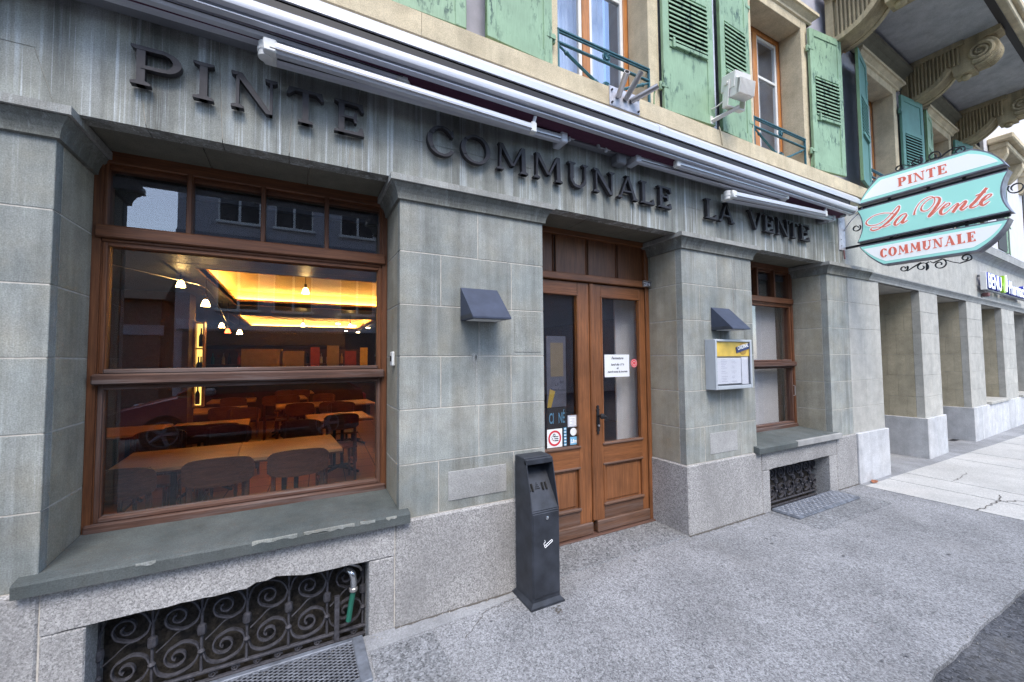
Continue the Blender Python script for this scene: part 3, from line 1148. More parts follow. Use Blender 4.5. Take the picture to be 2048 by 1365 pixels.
# ------------------------------------------------------------------ door
dr = B('door', 'door_v', bld, XBr, XBr + .05, .39, .50, .0, 2.70)
B('jamb', 'door_v', dr, XCl - .045, XCl, .392, .50, .0, 2.70, .004)
B('head_rail', 'door_h', dr, XBr + .05, XCl - .045, .392, .50, 2.645, 2.70, .004)
for (a, b) in ((1.64, 1.968), (1.994, 2.328), (2.352, 2.680), (2.708, 3.022)):
    B('top_panel', 'door_panel', dr, a, b, .43, .47, 2.304, 2.647, .003)
for (a, b) in ((1.968, 1.994), (2.328, 2.352), (2.680, 2.708)):
    B('muntin', 'dark_bar', dr, a, b, .446, .47, 2.304, 2.647)  # near-black colour paints the shaded side of the bar
    B('muntin_edge', 'door_v', dr, a - .006, a, .418, .47, 2.304, 2.647, .002)
B('transom', 'door_h', dr, XBr + .05, XCl - .045, .372, .50, 2.243, 2.305, .006)


def leaf(x0, x1, g0, g1):
    y0, y1 = .405, .455
    B('stile', 'door_v', dr, x0, g0, y0, y1, .12, 2.235, .003)
    B('stile', 'door_v', dr, g1, x1, y0, y1, .12, 2.235, .003)
    B('rail', 'door_h', dr, g0, g1, y0, y1, 2.125, 2.235, .003)
    B('rail', 'door_h', dr, g0, g1, y0, y1, .612, .782, .003)
    B('rail', 'door_low', dr, g0, g1, y0, y1, .12, .243, .003)
    # glazing beads
    for (a, b) in ((g0 - .010, g0 + .008), (g1 - .008, g1 + .010)):
        B('bead', 'door_v', dr, a, b, y0 - .006, y1 - .01, .79, 2.12, .003)
    B('bead', 'door_h', dr, g0 - .010, g1 + .010, y0 - .008, y1 - .01, 2.115, 2.13, .003)
    B('drip_mold', 'door_low', dr, g0 - .012, g1 + .012, y0 - .014, y1 - .01, .778, .797, .004)
    MB().box(g0 - .002, g1 + .002, .434, .4345, .785, 2.13).build('pane', 'window_glass', dr)
    # raised lower panel with mouldings
    B('lower_panel', 'door_panel', dr, g0 + .002, g1 - .002, y0 + .018, y1, .240, .615)
    B('field', 'door_panel', dr, g0 + .035, g1 - .035, y0 + .010, y1, .275, .575, .008)
    B('panel_mold', 'door_low', dr, g0 - .01, g1 + .01, y0 - .012, y1, .596, .616, .006)
    B('panel_mold', 'door_low', dr, g0 - .01, g1 + .01, y0 - .016, y1, .238, .262, .006)
    for (a, b) in ((g0 - .006, g0 + .012), (g1 - .012, g1 + .006)):
        B('panel_mold', 'door_v', dr, a, b, y0 - .008, y1, .262, .596, .004)
    B('kick_rail', 'door_low', dr, x0, x1, y0 - .018, y1, .022, .122, .006)


leaf(1.645, 2.330, 1.775, 2.200)
leaf(2.378, 3.016, 2.472, 2.944)
B('cover_strip', 'door_v', dr, 2.331, 2.377, .388, .45, .13, 2.236, .008)
B('threshold', 'oak_h_worn', dr, XBr, XCl, .36, .50, -.02, .018, .006)
# iron handle plate with knob
hp = spline([(0, -.135), (.010, -.125), (.006, -.11), (.016, -.10), (.013, -.08), (.017, 0), (.013, .075), (.019, .085), (.008, .10), (.014, .115), (0, .128)], 3)
hz = 1.01
poly = [(2.407 + a, hz + c) for a, c in hp] + [(2.407 - a, hz + c) for a, c in hp[::-1][1:-1]]
hd = MB().prism(poly, 'y', .394, .405).build('handle_plate', 'iron_black', dr)
hk = MB().lathe([(.010, .0), (.009, -.03), (.020, -.038), (.026, -.052), (.024, -.066), (.010, -.074)], (2.407, .395, 1.045), 12, 'y')
hk.tube([(2.407, .345, 1.045), (2.43, .335, 1.04), (2.455, .338, 1.032)], [.012, .013, .009], 8)
hk.build('knob', 'iron_black', dr, smooth=True)
MB().lathe([(.010, 0), (.010, -.012), (.004, -.014)], (2.407, .395, .955), 10, 'y').build('keyhole', 'steel', dr)
np_ = B('number_plate', 'iron_black', dr, 2.962, 3.064, .360, .373, 2.250, 2.304)
for z0, z1 in ((2.247, 2.254), (2.300, 2.307)):
    B('plate_rim', 'steel', dr, 2.957, 3.066, .355, .366, z0, z1)
for x0, x1 in ((2.957, 2.964), (3.060, 3.066)):
    B('plate_rim', 'steel', dr, x0, x1, .3555, .366, 2.254, 2.300)
text_obj('2216', .047, 'print_grey', dr, (2.969, .3585, 2.2605), FRONT, 'house_number', .0012, 0, 'LEFT', .001, .86)
# conduit in the corner of the door head
MB().tube(spline([(XCl - .012, .365, 2.672), (XCl - .016, .367, 2.64), (XCl - .008, .37, 2.56), (XCl - .006, .37, 2.50), (XCl - .006, .37, 2.345)], 4), .006, 6).build('conduit', 'soffit_stone', dr)

# ------------------------------------------------------------------ papers and stickers on the door
G = .4335
nt = B('paper_notice', 'paper', None, 2.523, 2.826, G - .0022, G - .0004, 1.383, 1.592)
tag(nt, 'white paper closing notice taped inside the right door pane', 'notice')
for txt, zz, sz, sh in (('Fermeture', 1.548, .034, .35), ('lundi dès 17 h', 1.490, .028, .35), ('et', 1.456, .028, .35), ('mardi toute la journée', 1.424, .0265, .35)):
    text_obj(txt, sz, 'ink', nt, (2.677, G - .0036, zz), FRONT, 'lettering', .0004, sh, 'CENTER', .0004)
rdot = MB().lathe([(.0415, -.002), (.0415, 0)], (2.889, G, 1.508), 24, 'y').build('round_sticker', 'signal_red')
tag(rdot, 'round red sticker on the right door pane beside the notice', 'sticker')


def flat_ring(par, cx, cz, r0, r1, y, m, n=28, nm='ring'):
    mb = MB()
    vs = []
    for i in range(n):
        a = 2 * pi * i / n
        for r in (r0, r1):
            for yy in (y, y + .0006):
                vs.append((cx + r * cos(a), yy, cz + r * sin(a)))
    fs = []
    for i in range(n):
        j = (i + 1) % n
        A = [4 * i + k for k in range(4)]
        D = [4 * j + k for k in range(4)]
        fs += [(A[0], A[2], D[2], D[0]), (A[1], D[1], D[3], A[3]), (A[2], A[3], D[3], D[2]), (A[0], D[0], D[1], A[1])]
    return mb.add(vs, fs).build(nm, m, par)


flat_ring(rdot, 2.889, 1.508, .034, .0365, G - .003, 'sign_white')
for i in range(9):
    a = i * .7
    MB().box(2.889 + .018 * cos(a) - .004, 2.889 + .018 * cos(a) + .004, G - .0029, G - .0024, 1.508 + .018 * sin(a) - .003, 1.508 + .018 * sin(a) + .003).build('mark', 'sign_white', rdot)
ns = B('no_smoking_sticker', 'sign_white', None, 1.884, 2.038, G - .0022, G - .0004, .803, .958, .0)
tag(ns, 'square white sticker with red ring and burning cigarettes on left door pane', 'sticker')
flat_ring(ns, 1.961, .880, .050, .066, G - .003, 'signal_red')
for z0, z1, x0, x1 in ((.855, .864, 1.957, 1.998), (.872, .880, 1.957, 1.998), (.889, .896, 1.950, 1.998)):
    B('mark', 'ink', ns, x0, x1, G - .003, G - .0024, z0, z1)
flat_ring(ns, 1.955, .906, .007, .013, G - .003, 'ink', 16)
for pts in ([(1.938, .902), (1.930, .890), (1.936, .880), (1.928, .868)], [(1.944, .885), (1.940, .875), (1.946, .862)]):
    MB().tube([(a, G - .003, c) for a, c in spline(pts, 4)], .0016, 4).build('mark', 'ink', ns)
B('mark', 'signal_red', ns, 1.940, 1.952, G - .003, G - .0024, .858, .866)
hrs = B('small_card', 'print_grey', None, 2.098, 2.196, G - .0022, G - .0004, .962, 1.062)
tag(hrs, 'small framed white card on left door pane above the round sticker', 'sticker')
B('card_face', 'sign_white', hrs, 2.115, 2.186, G - .003, G - .0025, .972, 1.048)
for i in range(5):
    B('line', 'print_grey', hrs, 2.122 + .02 * (i % 2), 2.172, G - .0036, G - .0031, .982 + i * .012, .986 + i * .012)
for i in range(6):
    sk = B('strip_sticker', 'print_blue', None, 2.056, 2.083, G - .0022, G - .0004, .806 + i * .027, .806 + i * .027 + .021)
    tag(sk, 'tiny blue and white sticker in the vertical row beside the square sticker', 'sticker', 'row of tiny stickers')
    B('mark', 'sign_white', sk, 2.060, 2.079, G - .003, G - .0025, .811 + i * .027, .813 + i * .027 + .006)
rs = MB().lathe([(.034, -.002), (.034, 0)], (2.158, G, .918), 24, 'y').build('round_sticker', 'sign_white')
tag(rs, 'round white sticker on left door pane above the blue square', 'sticker')
text_obj('······', .02, 'print_grey', rs, (2.138, G - .0032, .908), (rad(90), -.5, 0), 'mark', .0004)
bs = B('square_sticker', 'print_blue', None, 2.122, 2.192, G - .0022, G - .0004, .806, .874)
tag(bs, 'square light blue sticker with white letters low on left door pane', 'sticker')
text_obj('Lfm', .045, 'sign_white', bs, (2.125, G - .003, .822), FRONT, 'lettering', .0004, .1, 'LEFT', .002, .95)
po = B('poster', 'poster_dim', None, 1.945, 2.150, .52, .523, 1.130, 1.76)
tag(po, 'dim tall concert poster hanging behind left door pane', 'poster')
MB().prism([(1.945, 1.13), (1.985, 1.13), (2.03, 1.27), (1.975, 1.29)], 'y', .517, .5195).build('yellow_shape', 'menu_yellow', po)
text_obj('La 9e', .046, 'ink', po, (2.03, .5185, 1.315), (rad(90), -.25, 0), 'lettering', .0004)
text_obj('Symphonie', .036, 'ink', po, (1.985, .5185, 1.275), (rad(90), .05, 0), 'lettering', .0004)
B('portrait', 'poster_tan', po, 1.985, 2.12, .517, .5195, 1.40, 1.70)
p2 = B('poster', 'interior_dark', None, 1.945, 2.150, .521, .524, .80, 1.125)
tag(p2, 'dark cinema poster with blue letters behind left door pane', 'poster')
text_obj('CI', .13, 'print_blue', p2, (1.962, .519, .99), FRONT, 'lettering', .0004, 0, 'LEFT', .002, .42)
text_obj('NÉ', .13, 'print_blue', p2, (2.060, .519, .99), FRONT, 'lettering', .0004, 0, 'LEFT', .002, .42)

# ------------------------------------------------------------------ facade lettering
LT = [('P', -.700, -.510), ('I', -.466, -.382), ('N', -.308, -.107), ('T', -.062, .122), ('E', .176, .338),
      ('C', .714, .896), ('O', .938, 1.150), ('M', 1.198, 1.444), ('M', 1.492, 1.742), ('U', 1.797, 1.982), ('N', 2.040, 2.249), ('A', 2.286, 2.505), ('L', 2.535, 2.700), ('E', 2.742, 2.908),
      ('L', 3.363, 3.530), ('A', 3.556, 3.788), ('V', 4.026, 4.258), ('E', 4.283, 4.462), ('N', 4.515, 4.734), ('T', 4.742, 4.930), ('E', 4.970, 5.158)]
fl = thing('facade_lettering', 'raised dark bronze serif letters across the stone frieze above window and door', 'lettering', (0, 0, 2.862))
for ch, a, b in LT:
    serif_letter(ch, b - a, .187, 'letter', 'letter_bronze', fl, lambda u, v, d, a=a: (a + u, -.012 - d, v), .034)

# ------------------------------------------------------------------ awning
aw = thing('folding_awning', 'retracted grey awning with folded metal arms along the frieze', 'awning', (0, 0, 3.1))
AZ = 3.1


def AB(name, m, x0, x1, y0, y1, z0, z1, b=.004):
    return B(name, m, aw, x0, x1, y0, y1, z0 - AZ, z1 - AZ, b)


AX0, AX1 = -2.6, 5.72
# cover profile
MB().prism([(-.02, .392), (-.17, .385), (-.205, .338), (-.205, .292), (-.190, .292), (-.165, .36), (-.02, .37)], 'x', AX0, 2.60).build('cover', 'alu', aw)
MB().prism([(-.02, .392), (-.17, .385), (-.205, .338), (-.205, .292), (-.190, .292), (-.165, .36), (-.02, .37)], 'x', 2.71, 6.0).build('cover', 'alu', aw)
MB().prism([(-.02, .396), (-.17, .389), (-.209, .340), (-.209, .290), (-.186, .290), (-.165, .352), (-.02, .36)], 'x', 2.60, 2.71).build('cover_joint', 'alu', aw)
AB('backing', 'awning_black', AX0, 5.95, -.12, -.015, 3.30, 3.465, 0)
AB('roller_gap', 'awning_black', AX0, AX1, -.20, -.12, 3.305, 3.375, 0)
# front bar: half-round nose with groove below
prof = [(-.20, .208), (-.250, .198), (-.266, .182), (-.271, .162), (-.264, .138), (-.244, .130), (-.20, .130)]
MB().prism(prof, 'x', AX0, AX1).build('front_bar', 'alu', aw, smooth=True)
MB().prism([(-.20, .130), (-.240, .1295), (-.234, .118), (-.20, .115)], 'x', AX0, AX1 - .01).build('bar_groove', 'alu_dark', aw)
MB().prism([(-.20, .115), (-.238, .117), (-.238, .111), (-.20, .109)], 'x', AX0, AX1 - .01).build('bar_lip', 'alu', aw)
MB().prism([(-.19, .21), (-.275, .195), (-.278, .145), (-.262, .122), (-.238, .106), (-.19, .106)], 'x', AX1, AX1 + .012).build('end_cap', 'white_plastic', aw)
# fabric roll
MB().lathe([(.07, 0), (.07, 5.66 - AX0)], (AX0, -.115, .165), 20, 'x').build('fabric_roll', 'awning_fabric', aw, smooth=True)
MB().add([(AX0, -.115, .096), (5.66, -.115, .096), (5.66, -.21, .120), (AX0, -.21, .120)], [(0, 1, 2, 3)]).build('fabric_sheet', 'awning_fabric', aw)
AB('torsion_bar', 'alu_dark', AX0, 5.45, -.075, -.012, 3.195, 3.255, .004)
for xb in (2.30, 5.45, -1.2):
    AB('wall_bracket', 'alu_dark', xb - .05, xb + .05, -.09, -.003, 3.12, 3.31, .01)
for xb in (1.78, 2.13):
    AB('support_bracket', 'alu', xb - .05, xb + .06, -.14, -.06, 3.20, 3.255, .01)
    MB().tube([(xb - .08, -.10, .08), (xb - .10, -.11, .10), (xb - .08, -.12, .135), (xb - .02, -.12, .15)], .014, 8).build('hook', 'alu_dark', aw)
    MB().lathe([(.012, -.03), (.009, 0)], (xb - .02, -.11, .09), 8).build('screw', 'alu', aw)


def arm_tube(p, q, name, m='alu', hw=.020, hh=.030):
    p, q = Vector(p), Vector(q)
    mb = MB()
    # profile with a rounded nose towards the street
    pr = [(.02, -hh), (-.012, -hh), (-hw - .002, -hh * .55), (-hw - .004, 0), (-hw - .002, hh * .6), (-.010, hh), (.02, hh)]
    vs = [(p.x, p.y + a, p.z + c) for a, c in pr] + [(q.x, q.y + a, q.z + c) for a, c in pr]
    n = len(pr)
    mb.add(vs, [tuple(range(n)), tuple(range(2 * n - 1, n - 1, -1))] + [(j, j + n, (j + 1) % n + n, (j + 1) % n) for j in range(n)])
    o = mb.build(name, m, aw)
    gv = [(p.x, p.y - hw - .0045, p.z - hh * .42), (q.x, q.y - hw - .0045, q.z - hh * .42), (q.x, q.y - hw - .0045, q.z - hh * .62), (p.x, p.y - hw - .0045, p.z - hh * .62)]
    MB().add(gv, [(0, 1, 2, 3)]).build('groove', 'dark_bar', o)  # flat black strip paints the shade of a groove on the arm
    return o


def arm(shoulder, elbow, wrist, dz=0):
    s = Vector(shoulder) - Vector((0, 0, AZ))
    e = Vector(elbow) - Vector((0, 0, AZ))
    w = Vector(wrist) - Vector((0, 0, AZ))
    e2 = Vector((e.x, s.y, e.z))
    arm_tube(s, e2, 'upper_arm', 'alu')
    arm_tube(w, e, 'forearm', 'alu')
    sg = 1 if e.x > s.x else -1
    k = MB().lathe([(.026, -.042), (.034, -.038), (.034, -.012), (.038, -.009), (.038, .006), (.034, .009), (.034, .036), (.028, .042)], (e.x + sg * .02, (e.y + s.y) / 2, e.z), 14)
    k.box(e.x - .03, e.x + .03, e.y - .024, s.y + .022, e.z - .033, e.z + .033, .006)
    k.build('elbow_joint', 'white_plastic', aw, smooth=True)
    # wrist fitting up to the front bar
    MB().tube([(w.x, w.y, w.z), (w.x + .01, w.y - .005, w.z + .05), (w.x + .012, w.y - .02, .10)], .012, 8).build('wrist_rod', 'alu', aw)
    MB().box(w.x - .022, w.x + .022, w.y - .026, w.y + .022, w.z - .034, w.z + .036, .006).build('wrist_cap', 'white_plastic', aw)
    MB().box(s.x - .03, s.x + .03, s.y - .03, -.01, s.z - .036, s.z + .075, .008).build('shoulder', 'alu', aw)


arm((1.705, -.105, 3.163), (-.135, -.185, 3.135), (1.40, -.185, 3.120))
arm((-1.9, -.105, 3.215), (.53, -.150, 3.222), (-1.3, -.185, 3.21))
arm((2.44, -.105, 3.180), (4.42, -.185, 3.205), (2.815, -.185, 3.190))
arm((5.53, -.105, 3.175), (3.56, -.185, 3.063), (5.18, -.185, 3.142))
MB().box(5.62, 5.70, -.18, -.003, .10, .26, .006).build('end_bracket', 'alu_dark', aw)

# ------------------------------------------------------------------ upper storey wall
UW = .05
up_open = [(1.733, 2.718), (4.215, 5.225)]
wall = MB()
ZS, ZT = 3.705, 5.44
xs = [-2.6] + [v for o in up_open for v in o] + [6.919]
for i in range(0, len(xs), 2):
    wall.box(xs[i], xs[i + 1], UW, .5, 3.60, 11.5)
for a, b in up_open:
    wall.box(a, b, UW, .5, 3.40, ZS - .01)
    wall.box(a, b, UW, .5, ZT, 11.5)
wall.build('upper_wall', 'plaster_lilac', bld)


def upper_window(par, a, b, x_off=0, full=True, blue=False):
    w = B('upper_window', 'window_orange', par, a, a + .055, .24, .30, ZS, ZT)
    B('frame', 'window_orange', w, b - .055, b, .24, .30, ZS, ZT, .004)
    B('frame', 'window_orange', w, a + .055, b - .055, .24, .30, ZT - .06, ZT, .004)
    mid = (a + b) / 2
    B('frame', 'window_orange', w, mid - .045, mid + .035, .235, .29, ZS, ZT - .06, .006)
    for (x0, x1) in ((a + .055, mid - .045), (mid + .035, b - .055)):
        for xx in (x0, x1 - .035):
            B('casement', 'white_paint', w, xx, xx + .035, .25, .29, ZS, ZT - .06, .004)
        for zz in (ZS, 4.86, ZT - .10):
            B('casement', 'white_paint', w, x0 + .035, x1 - .035, .252, .29, zz, zz + .035, .004)
        MB().box(x0 + .02, x1 - .02, .268, .2685, ZS, ZT - .06).build('pane', 'upper_glass', w)
    # net curtains inside, gently folded
    cv = MB()
    n = 60
    vs = []
    for i in range(n + 1):
        xx = a + (b - a) * (.04 + .78 * i / n)
        yy = .40 + .018 * sin(i * .9) + .01 * sin(i * 2.3)
        vs += [(xx, yy, ZS - .03), (xx, yy, ZT)]
    cv.add(vs, [(2 * i, 2 * i + 2, 2 * i + 3, 2 * i + 1) for i in range(n)])
    cv.build('curtain', 'curtain_blue' if blue else 'curtain_white', w, smooth=True)
    B('room_back', 'interior_brown', w, a - .1, b + .1, .9, .95, 3.5, 5.7)
    # stone surround and reveals
    for (x0, x1) in ((a - .085, a + .012), (b - .012, b + .115)):
        B('surround', 'cream_stone', w, x0, x1, -.012, .235, ZS - .02, ZT + .10, .006)
    B('surround', 'cream_stone', w, a + .012, b - .012, -.0115, .235, ZT - .012, ZT + .10, .004)
    MB().sweep([(0.012, ZT + .09), (.03, ZT + .10), (.03, ZT + .13), (.07, ZT + .17), (.09, ZT + .175), (.09, ZT + .21), (-.06, ZT + .23)], [(a - .16, 0, -1, 0), (a - .16, 0, -1, -1), (b + .17, 0, 1, -1), (b + .17, .06, 1, 0)]).build('cornice', 'cream_stone', w)
    return w


def railing(w, a, b):
    y = -.005
    for z in (4.088, 3.985):
        B('railing', 'iron_teal', w, a + .003, b - .003, y - .012, y + .012, z - .008, z + .008, .003)
    B('railing', 'iron_teal', w, a + .003, b - .003, y - .008, y + .008, 4.065, 4.071)
    for xx in (a + .012, b - .012):
        B('railing', 'iron_teal', w, xx - .008, xx + .008, y - .009, y + .009, ZS - .002, 4.095)
    mid = (a + b) / 2
    for sg in (-1, 1):
        p = [(mid + sg * .045, y, 3.775), (mid + sg * .14, y, 3.80), (mid + sg * .36, y, 3.905), (mid + sg * .47, y, 3.96)]
        MB().tube(spline(p, 4), [.013 if 2 < i < 10 else .009 for i in range(13)], 6).build('railing_arm', 'iron_teal', w, smooth=True)
        for q in (.12, .40):
            zq = 3.79 if q == .12 else 3.925
            MB().lathe([(.008, -.02), (.016, -.008), (.016, .008), (.008, .02)], (mid + sg * q, y, zq), 8, 'x').build('railing_bead', 'iron_teal', w, smooth=True)
    for (cx, cz, r_) in ((mid, 3.775, .045), (mid, 4.035, .036)):
        mb = MB()
        for k in range(8):
            an = k * pi / 4
            mb.tube([(cx, y, cz), (cx + r_ * .8 * cos(an), y - .006, cz + r_ * .8 * sin(an))], [.006, .011], 5)
        mb.tube([(cx + r_ * cos(k * pi / 8), y, cz + r_ * sin(k * pi / 8)) for k in range(17)], .006, 5)
        mb.build('rosette', 'iron_teal', w)


uw1 = upper_window(bld, *up_open[0], blue=True)
railing(uw1, *up_open[0])
uw2 = upper_window(bld, *up_open[1])
railing(uw2, *up_open[1])


# shutters ------------------------------------------------------------
SLAT = None


def shutter(par, hx, hy, width, ang, side, mat='shutter_green', z0=3.735, h=1.705):
    """hinge at (hx, hy); side +1 opens to +x; ang tips it off the wall"""
    global SLAT
    t = .034
    W_ = width
    e = MB()
    rail = .075
    z1, z2, z3 = .60, .66, 1.13
    loc = (hx, hy, z0)
    rz = -ang * side
    X = lambda v: v * side
    def bx(mb, a, b, y0, y1, c, d, bv=.004):
        x0, x1 = sorted((X(a), X(b)))
        return mb.box(x0, x1, y0, y1, c, d, bv)
    st = MB()
    bx(st, 0, rail, -t, 0, 0, h)
    sh = st.build('shutter', mat, par, loc=loc, rot=(0, 0, rz))
    st = MB()
    bx(st, W_ - rail, W_, -t, 0, 0, h)
    st.build('stile', mat, sh)
    for (c, d) in ((0, .09), (z1, z2), (z3, z3 + .07), (h - .085, h)):
        st = MB()
        bx(st, rail - .001, W_ - rail + .001, -t + .001, -.001, c, d, .003)
        st.build('rail', mat, sh)
    for (c, d) in ((.09, z1), (z3 + .07, h - .085)):
        st = MB()
        bx(st, rail - .002, W_ - rail + .002, -t + .010, -.008, c - .001, d + .001, 0)
        st.build('panel', mat, sh)
    # slats
    n = 11
    key = (round(W_, 3), mat)
    if SLAT is None or SLAT[0] != key:
        mb = MB()
        L = W_ - 2 * rail + .01
        sl2 = [(-.024, -.022), (-.024, -.006), (.010, .022), (.014, .012)]
        mb.prism(sl2, 'x', -L / 2, L / 2)
        tmp = mb.build('slat', mat)
        SLAT = (key, tmp.data)
        bpy.data.objects.remove(tmp)
    for i in range(n):
        zz = z2 + .022 + (z3 - z2 - .04) * i / (n - 1)
        link('slat', SLAT[1], sh, (X(W_ / 2), -t / 2, zz))
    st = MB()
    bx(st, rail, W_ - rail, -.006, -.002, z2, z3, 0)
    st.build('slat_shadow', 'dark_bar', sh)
    # operating flap and ironwork
    st = MB()
    bx(st, rail + .03, rail + .055, -t - .02, -t + .002, z1 - .01, z1 + .085, .004)
    bx(st, rail + .055, W_ - rail - .01, -t - .016, -t + .002, z1 + .005, z1 + .040, .004)
    st.build('flap_bar', mat, sh)
    st = MB()
    bx(st, W_ - .002, W_ + .002, -t + .002, -.002, .002, h - .002, 0)
    st.build('edge', 'shutter_edge', sh)
    for zz in (.22, h - .25):
        st = MB()
        st.lathe([(.014, -.035), (.016, -.03), (.016, .03), (.014, .035)], (X(-.022), -.012, zz), 8)
        bx(st, -.03, .05, -t - .004, -t + .001, zz - .018, zz + .018, .002)
        st.build('hinge', mat, sh)
    return sh


shutter(bld, .42, -.03, .545, .03, +1)          # far left, only its foot shows
shutter(bld, 1.655, -.03, .545, .05, -1)
shutter(bld, 2.835, -.03, .63, .06, +1)
shutter(bld, 4.10, -.03, .50, .04, -1)
shutter(bld, 5.30, -.03, .585, .11, +1)
MB().tube([(3.535, -.02, 3.70), (3.535, -.02, 9)], .038, 10).build('drainpipe', 'zinc_plate', bld, smooth=True)
# little casement stays on the sills
for xx in (2.70, 5.22):
    MB().tube([(xx, -.06, 3.69), (xx, -.065, 3.83), (xx + .005, -.07, 3.85)], [.007, .005, .009], 6).build('window_stay', 'shutter_edge', bld)

# ------------------------------------------------------------------ flag holder
fh = thing('flag_holder', 'zinc plate with three steel flagpole sockets on the string course', 'flag holder', (2.30, -.12, 3.54))
B('plate', 'zinc_plate', fh, -.158, .158, -.012, -.002, -.002, .155, .002)
B('plate', 'zinc_plate', fh, -.158, .158, -.002, .16, .153, .160, .002)
for (p, q) in (((-.078, -.018, .08), (-.142, -.185, .155)), ((-.003, -.018, .078), (.007, -.185, .208)), ((.055, -.018, .082), (.178, -.185, .145))):
    mb = MB()
    p, q = Vector(p), Vector(q)
    n = 16
    d = (q - p).normalized()
    a = d.cross(Vector((0, 0, 1))).normalized()
    c = d.cross(a)
    vs = []
    for (pt, r_) in ((p, .0225), (q, .0225), (q, .0185), (p + d * .05, .0185)):
        vs += [pt + a * cos(2 * pi * j / n) * r_ + c * sin(2 * pi * j / n) * r_ for j in range(n)]
    mb.add(vs, [(i * n + j, i * n + (j + 1) % n, (i + 1) * n + (j + 1) % n, (i + 1) * n + j) for i in range(3) for j in range(n)] + [tuple(3 * n + j for j in range(n))])
    mb.build('socket_tube', 'steel', fh, smooth=True)
for sx_ in (-.14, .14):
    for zz in (.02, .12):
        MB().lathe([(.008, 0), (.008, -.012)], (sx_, -.012, zz), 8, 'y').build('bolt', 'iron_black', fh)

# ------------------------------------------------------------------ floodlight on an arm
fd = thing('floodlight', 'white floodlight box on a bracket arm between the green shutters', 'floodlight', (3.45, -.12, 3.77))
MB().tube([(-.03, .03, .0), (.115, -.15, .085)], .026, 4, flat=.8).build('arm', 'floodlight_white', fd)
MB().box(-.055, -.01, .02, .10, -.03, .05, .004).build('foot', 'floodlight_white', fd)
hb = MB().box(-.10, .10, -.075, .075, -.062, .085, .006).build('housing', 'floodlight_white', fd, loc=(.095, -.135, .285), rot=(rad(8), 0, rad(-6)))
MB().prism([(-.075, .02), (-.125, -.01), (-.115, -.135), (-.02, -.135), (.0, -.06)], 'x', -.094, .094).build('visor', 'floodlight_white', hb)
for i in range(13):
    MB().box(-.094 + i * .0150, -.088 + i * .0150, -.130, -.10, -.130, .0).build('fin', 'floodlight_white', hb)
for xx in (-.112, .102):
    MB().box(xx, xx + .010, -.03, .03, -.20, .02, .003).build('yoke', 'floodlight_white', hb)
MB().box(-.112, .112, -.03, .03, -.212, -.20, .003).build('yoke', 'floodlight_white', hb)
MB().lathe([(.018, -.016), (.018, 0)], (-.112, .0, -.005), 10, 'x').build('knob', 'floodlight_white', hb)
MB().tube(spline([(.0, -.09, .15), (-.02, -.03, .12), (-.04, .04, .11), (-.05, .12, .09)], 4), .006, 5).build('cable', 'floodlight_white', fd)
MB().tube(spline([(0.03, -.004, -.05), (.05, -.006, -.10), (.065, -.008, -.20), (.09, .02, -.235), (.07, .03, -.26)], 4), .005, 5).build('cable', 'cream_stone', fd)

# ------------------------------------------------------------------ wedge wall lamps
def wall_lamp(x0, label):
    o = thing('wall_lamp', label, 'wall lamp', (x0, 0, 1.812), 0, 'wedge wall lamps')
    mb = MB()
    mb.prism([(0, .216), (-.006, .216), (-.212, .010), (-.212, .0), (0, .0)], 'x', 0, .264)
    mb.build('hood', 'lamp_blue', o)
    for xx in (-.0015, .262):
        mb = MB()
        mb.prism([(-.001, .030), (-.178, .030), (-.205, .003), (-.001, .003)], 'x', xx, xx + .0035)
        mb.build('side_lip', 'anthracite', o)
    B('diffuser', 'white_plastic', o, .03, .235, -.17, -.03, -.004, .002)
    return o


wall_lamp(.948, 'dark blue wedge lamp on the pillar between big window and door')
wall_lamp(3.452, 'dark blue wedge lamp above the lit menu case')

# ------------------------------------------------------------------ menu case
mc = thing('menu_case', 'aluminium menu case with yellow header on the pillar right of the door', 'menu case', (3.350, 0, 1.262))
MCW, MCH, MCD = .546, .462, .095
B('back', 'case_alu', mc, 0, MCW, -.02, -.002, 0, MCH)
B('side', 'case_alu', mc, 0, .012, -MCD, -.02, 0, MCH, .002)
B('side', 'case_alu', mc, MCW - .012, MCW, -MCD, -.02, 0, MCH, .002)
B('side', 'case_alu', mc, .012, MCW - .012, -MCD, -.02, 0, .012, .002)
B('side', 'case_alu', mc, .012, MCW - .012, -MCD, -.02, MCH - .012, MCH, .002)
for (a, b, c, d) in ((0, .026, 0, MCH), (MCW - .026, MCW, 0, MCH), (.026, MCW - .026, 0, .034), (.026, MCW - .026, MCH - .022, MCH)):
    B('front_frame', 'case_alu', mc, a, b, -MCD - .012, -MCD, c, d, .004)
B('header', 'menu_yellow', mc, .026, MCW - .026, -MCD + .002, -MCD + .010, .305, MCH - .022)
text_obj('CARDINAL', .052, 'sign_white', mc, (.335, -MCD - .0065, .362), (rad(90), rad(-12), 0), 'lettering', .0006, .15, 'LEFT', .0012, .66)
MB().prism([(.322, .335), (.512, .376), (.522, .428), (.312, .388)], 'y', -MCD - .004, -MCD + .001).build('badge', 'menu_navy', mc)
mb = MB().lathe([(.058, -.0), (.058, .003)], (.425, -MCD - .001, .377), 24, 'y')
mb.build('barrel', 'menu_gold', mc)
B('menu_sheet', 'paper', mc, .036, .405, -.083, -.081, .05, .29)
B('menu_sheet', 'paper', mc, .410, .512, -.085, -.083, .04, .30)
for i in range(14):
    zz = .272 - i * .0155
    if i in (6, 9):
        continue
    B('menu_line', 'print_grey', mc, .11, .11 + random.uniform(.05, .10), -.0845, -.0835, zz, zz + .0035)
    if i % 3:
        B('menu_line', 'print_grey', mc, .265, .265 + random.uniform(.03, .07), -.0845, -.0835, zz, zz + .0035)
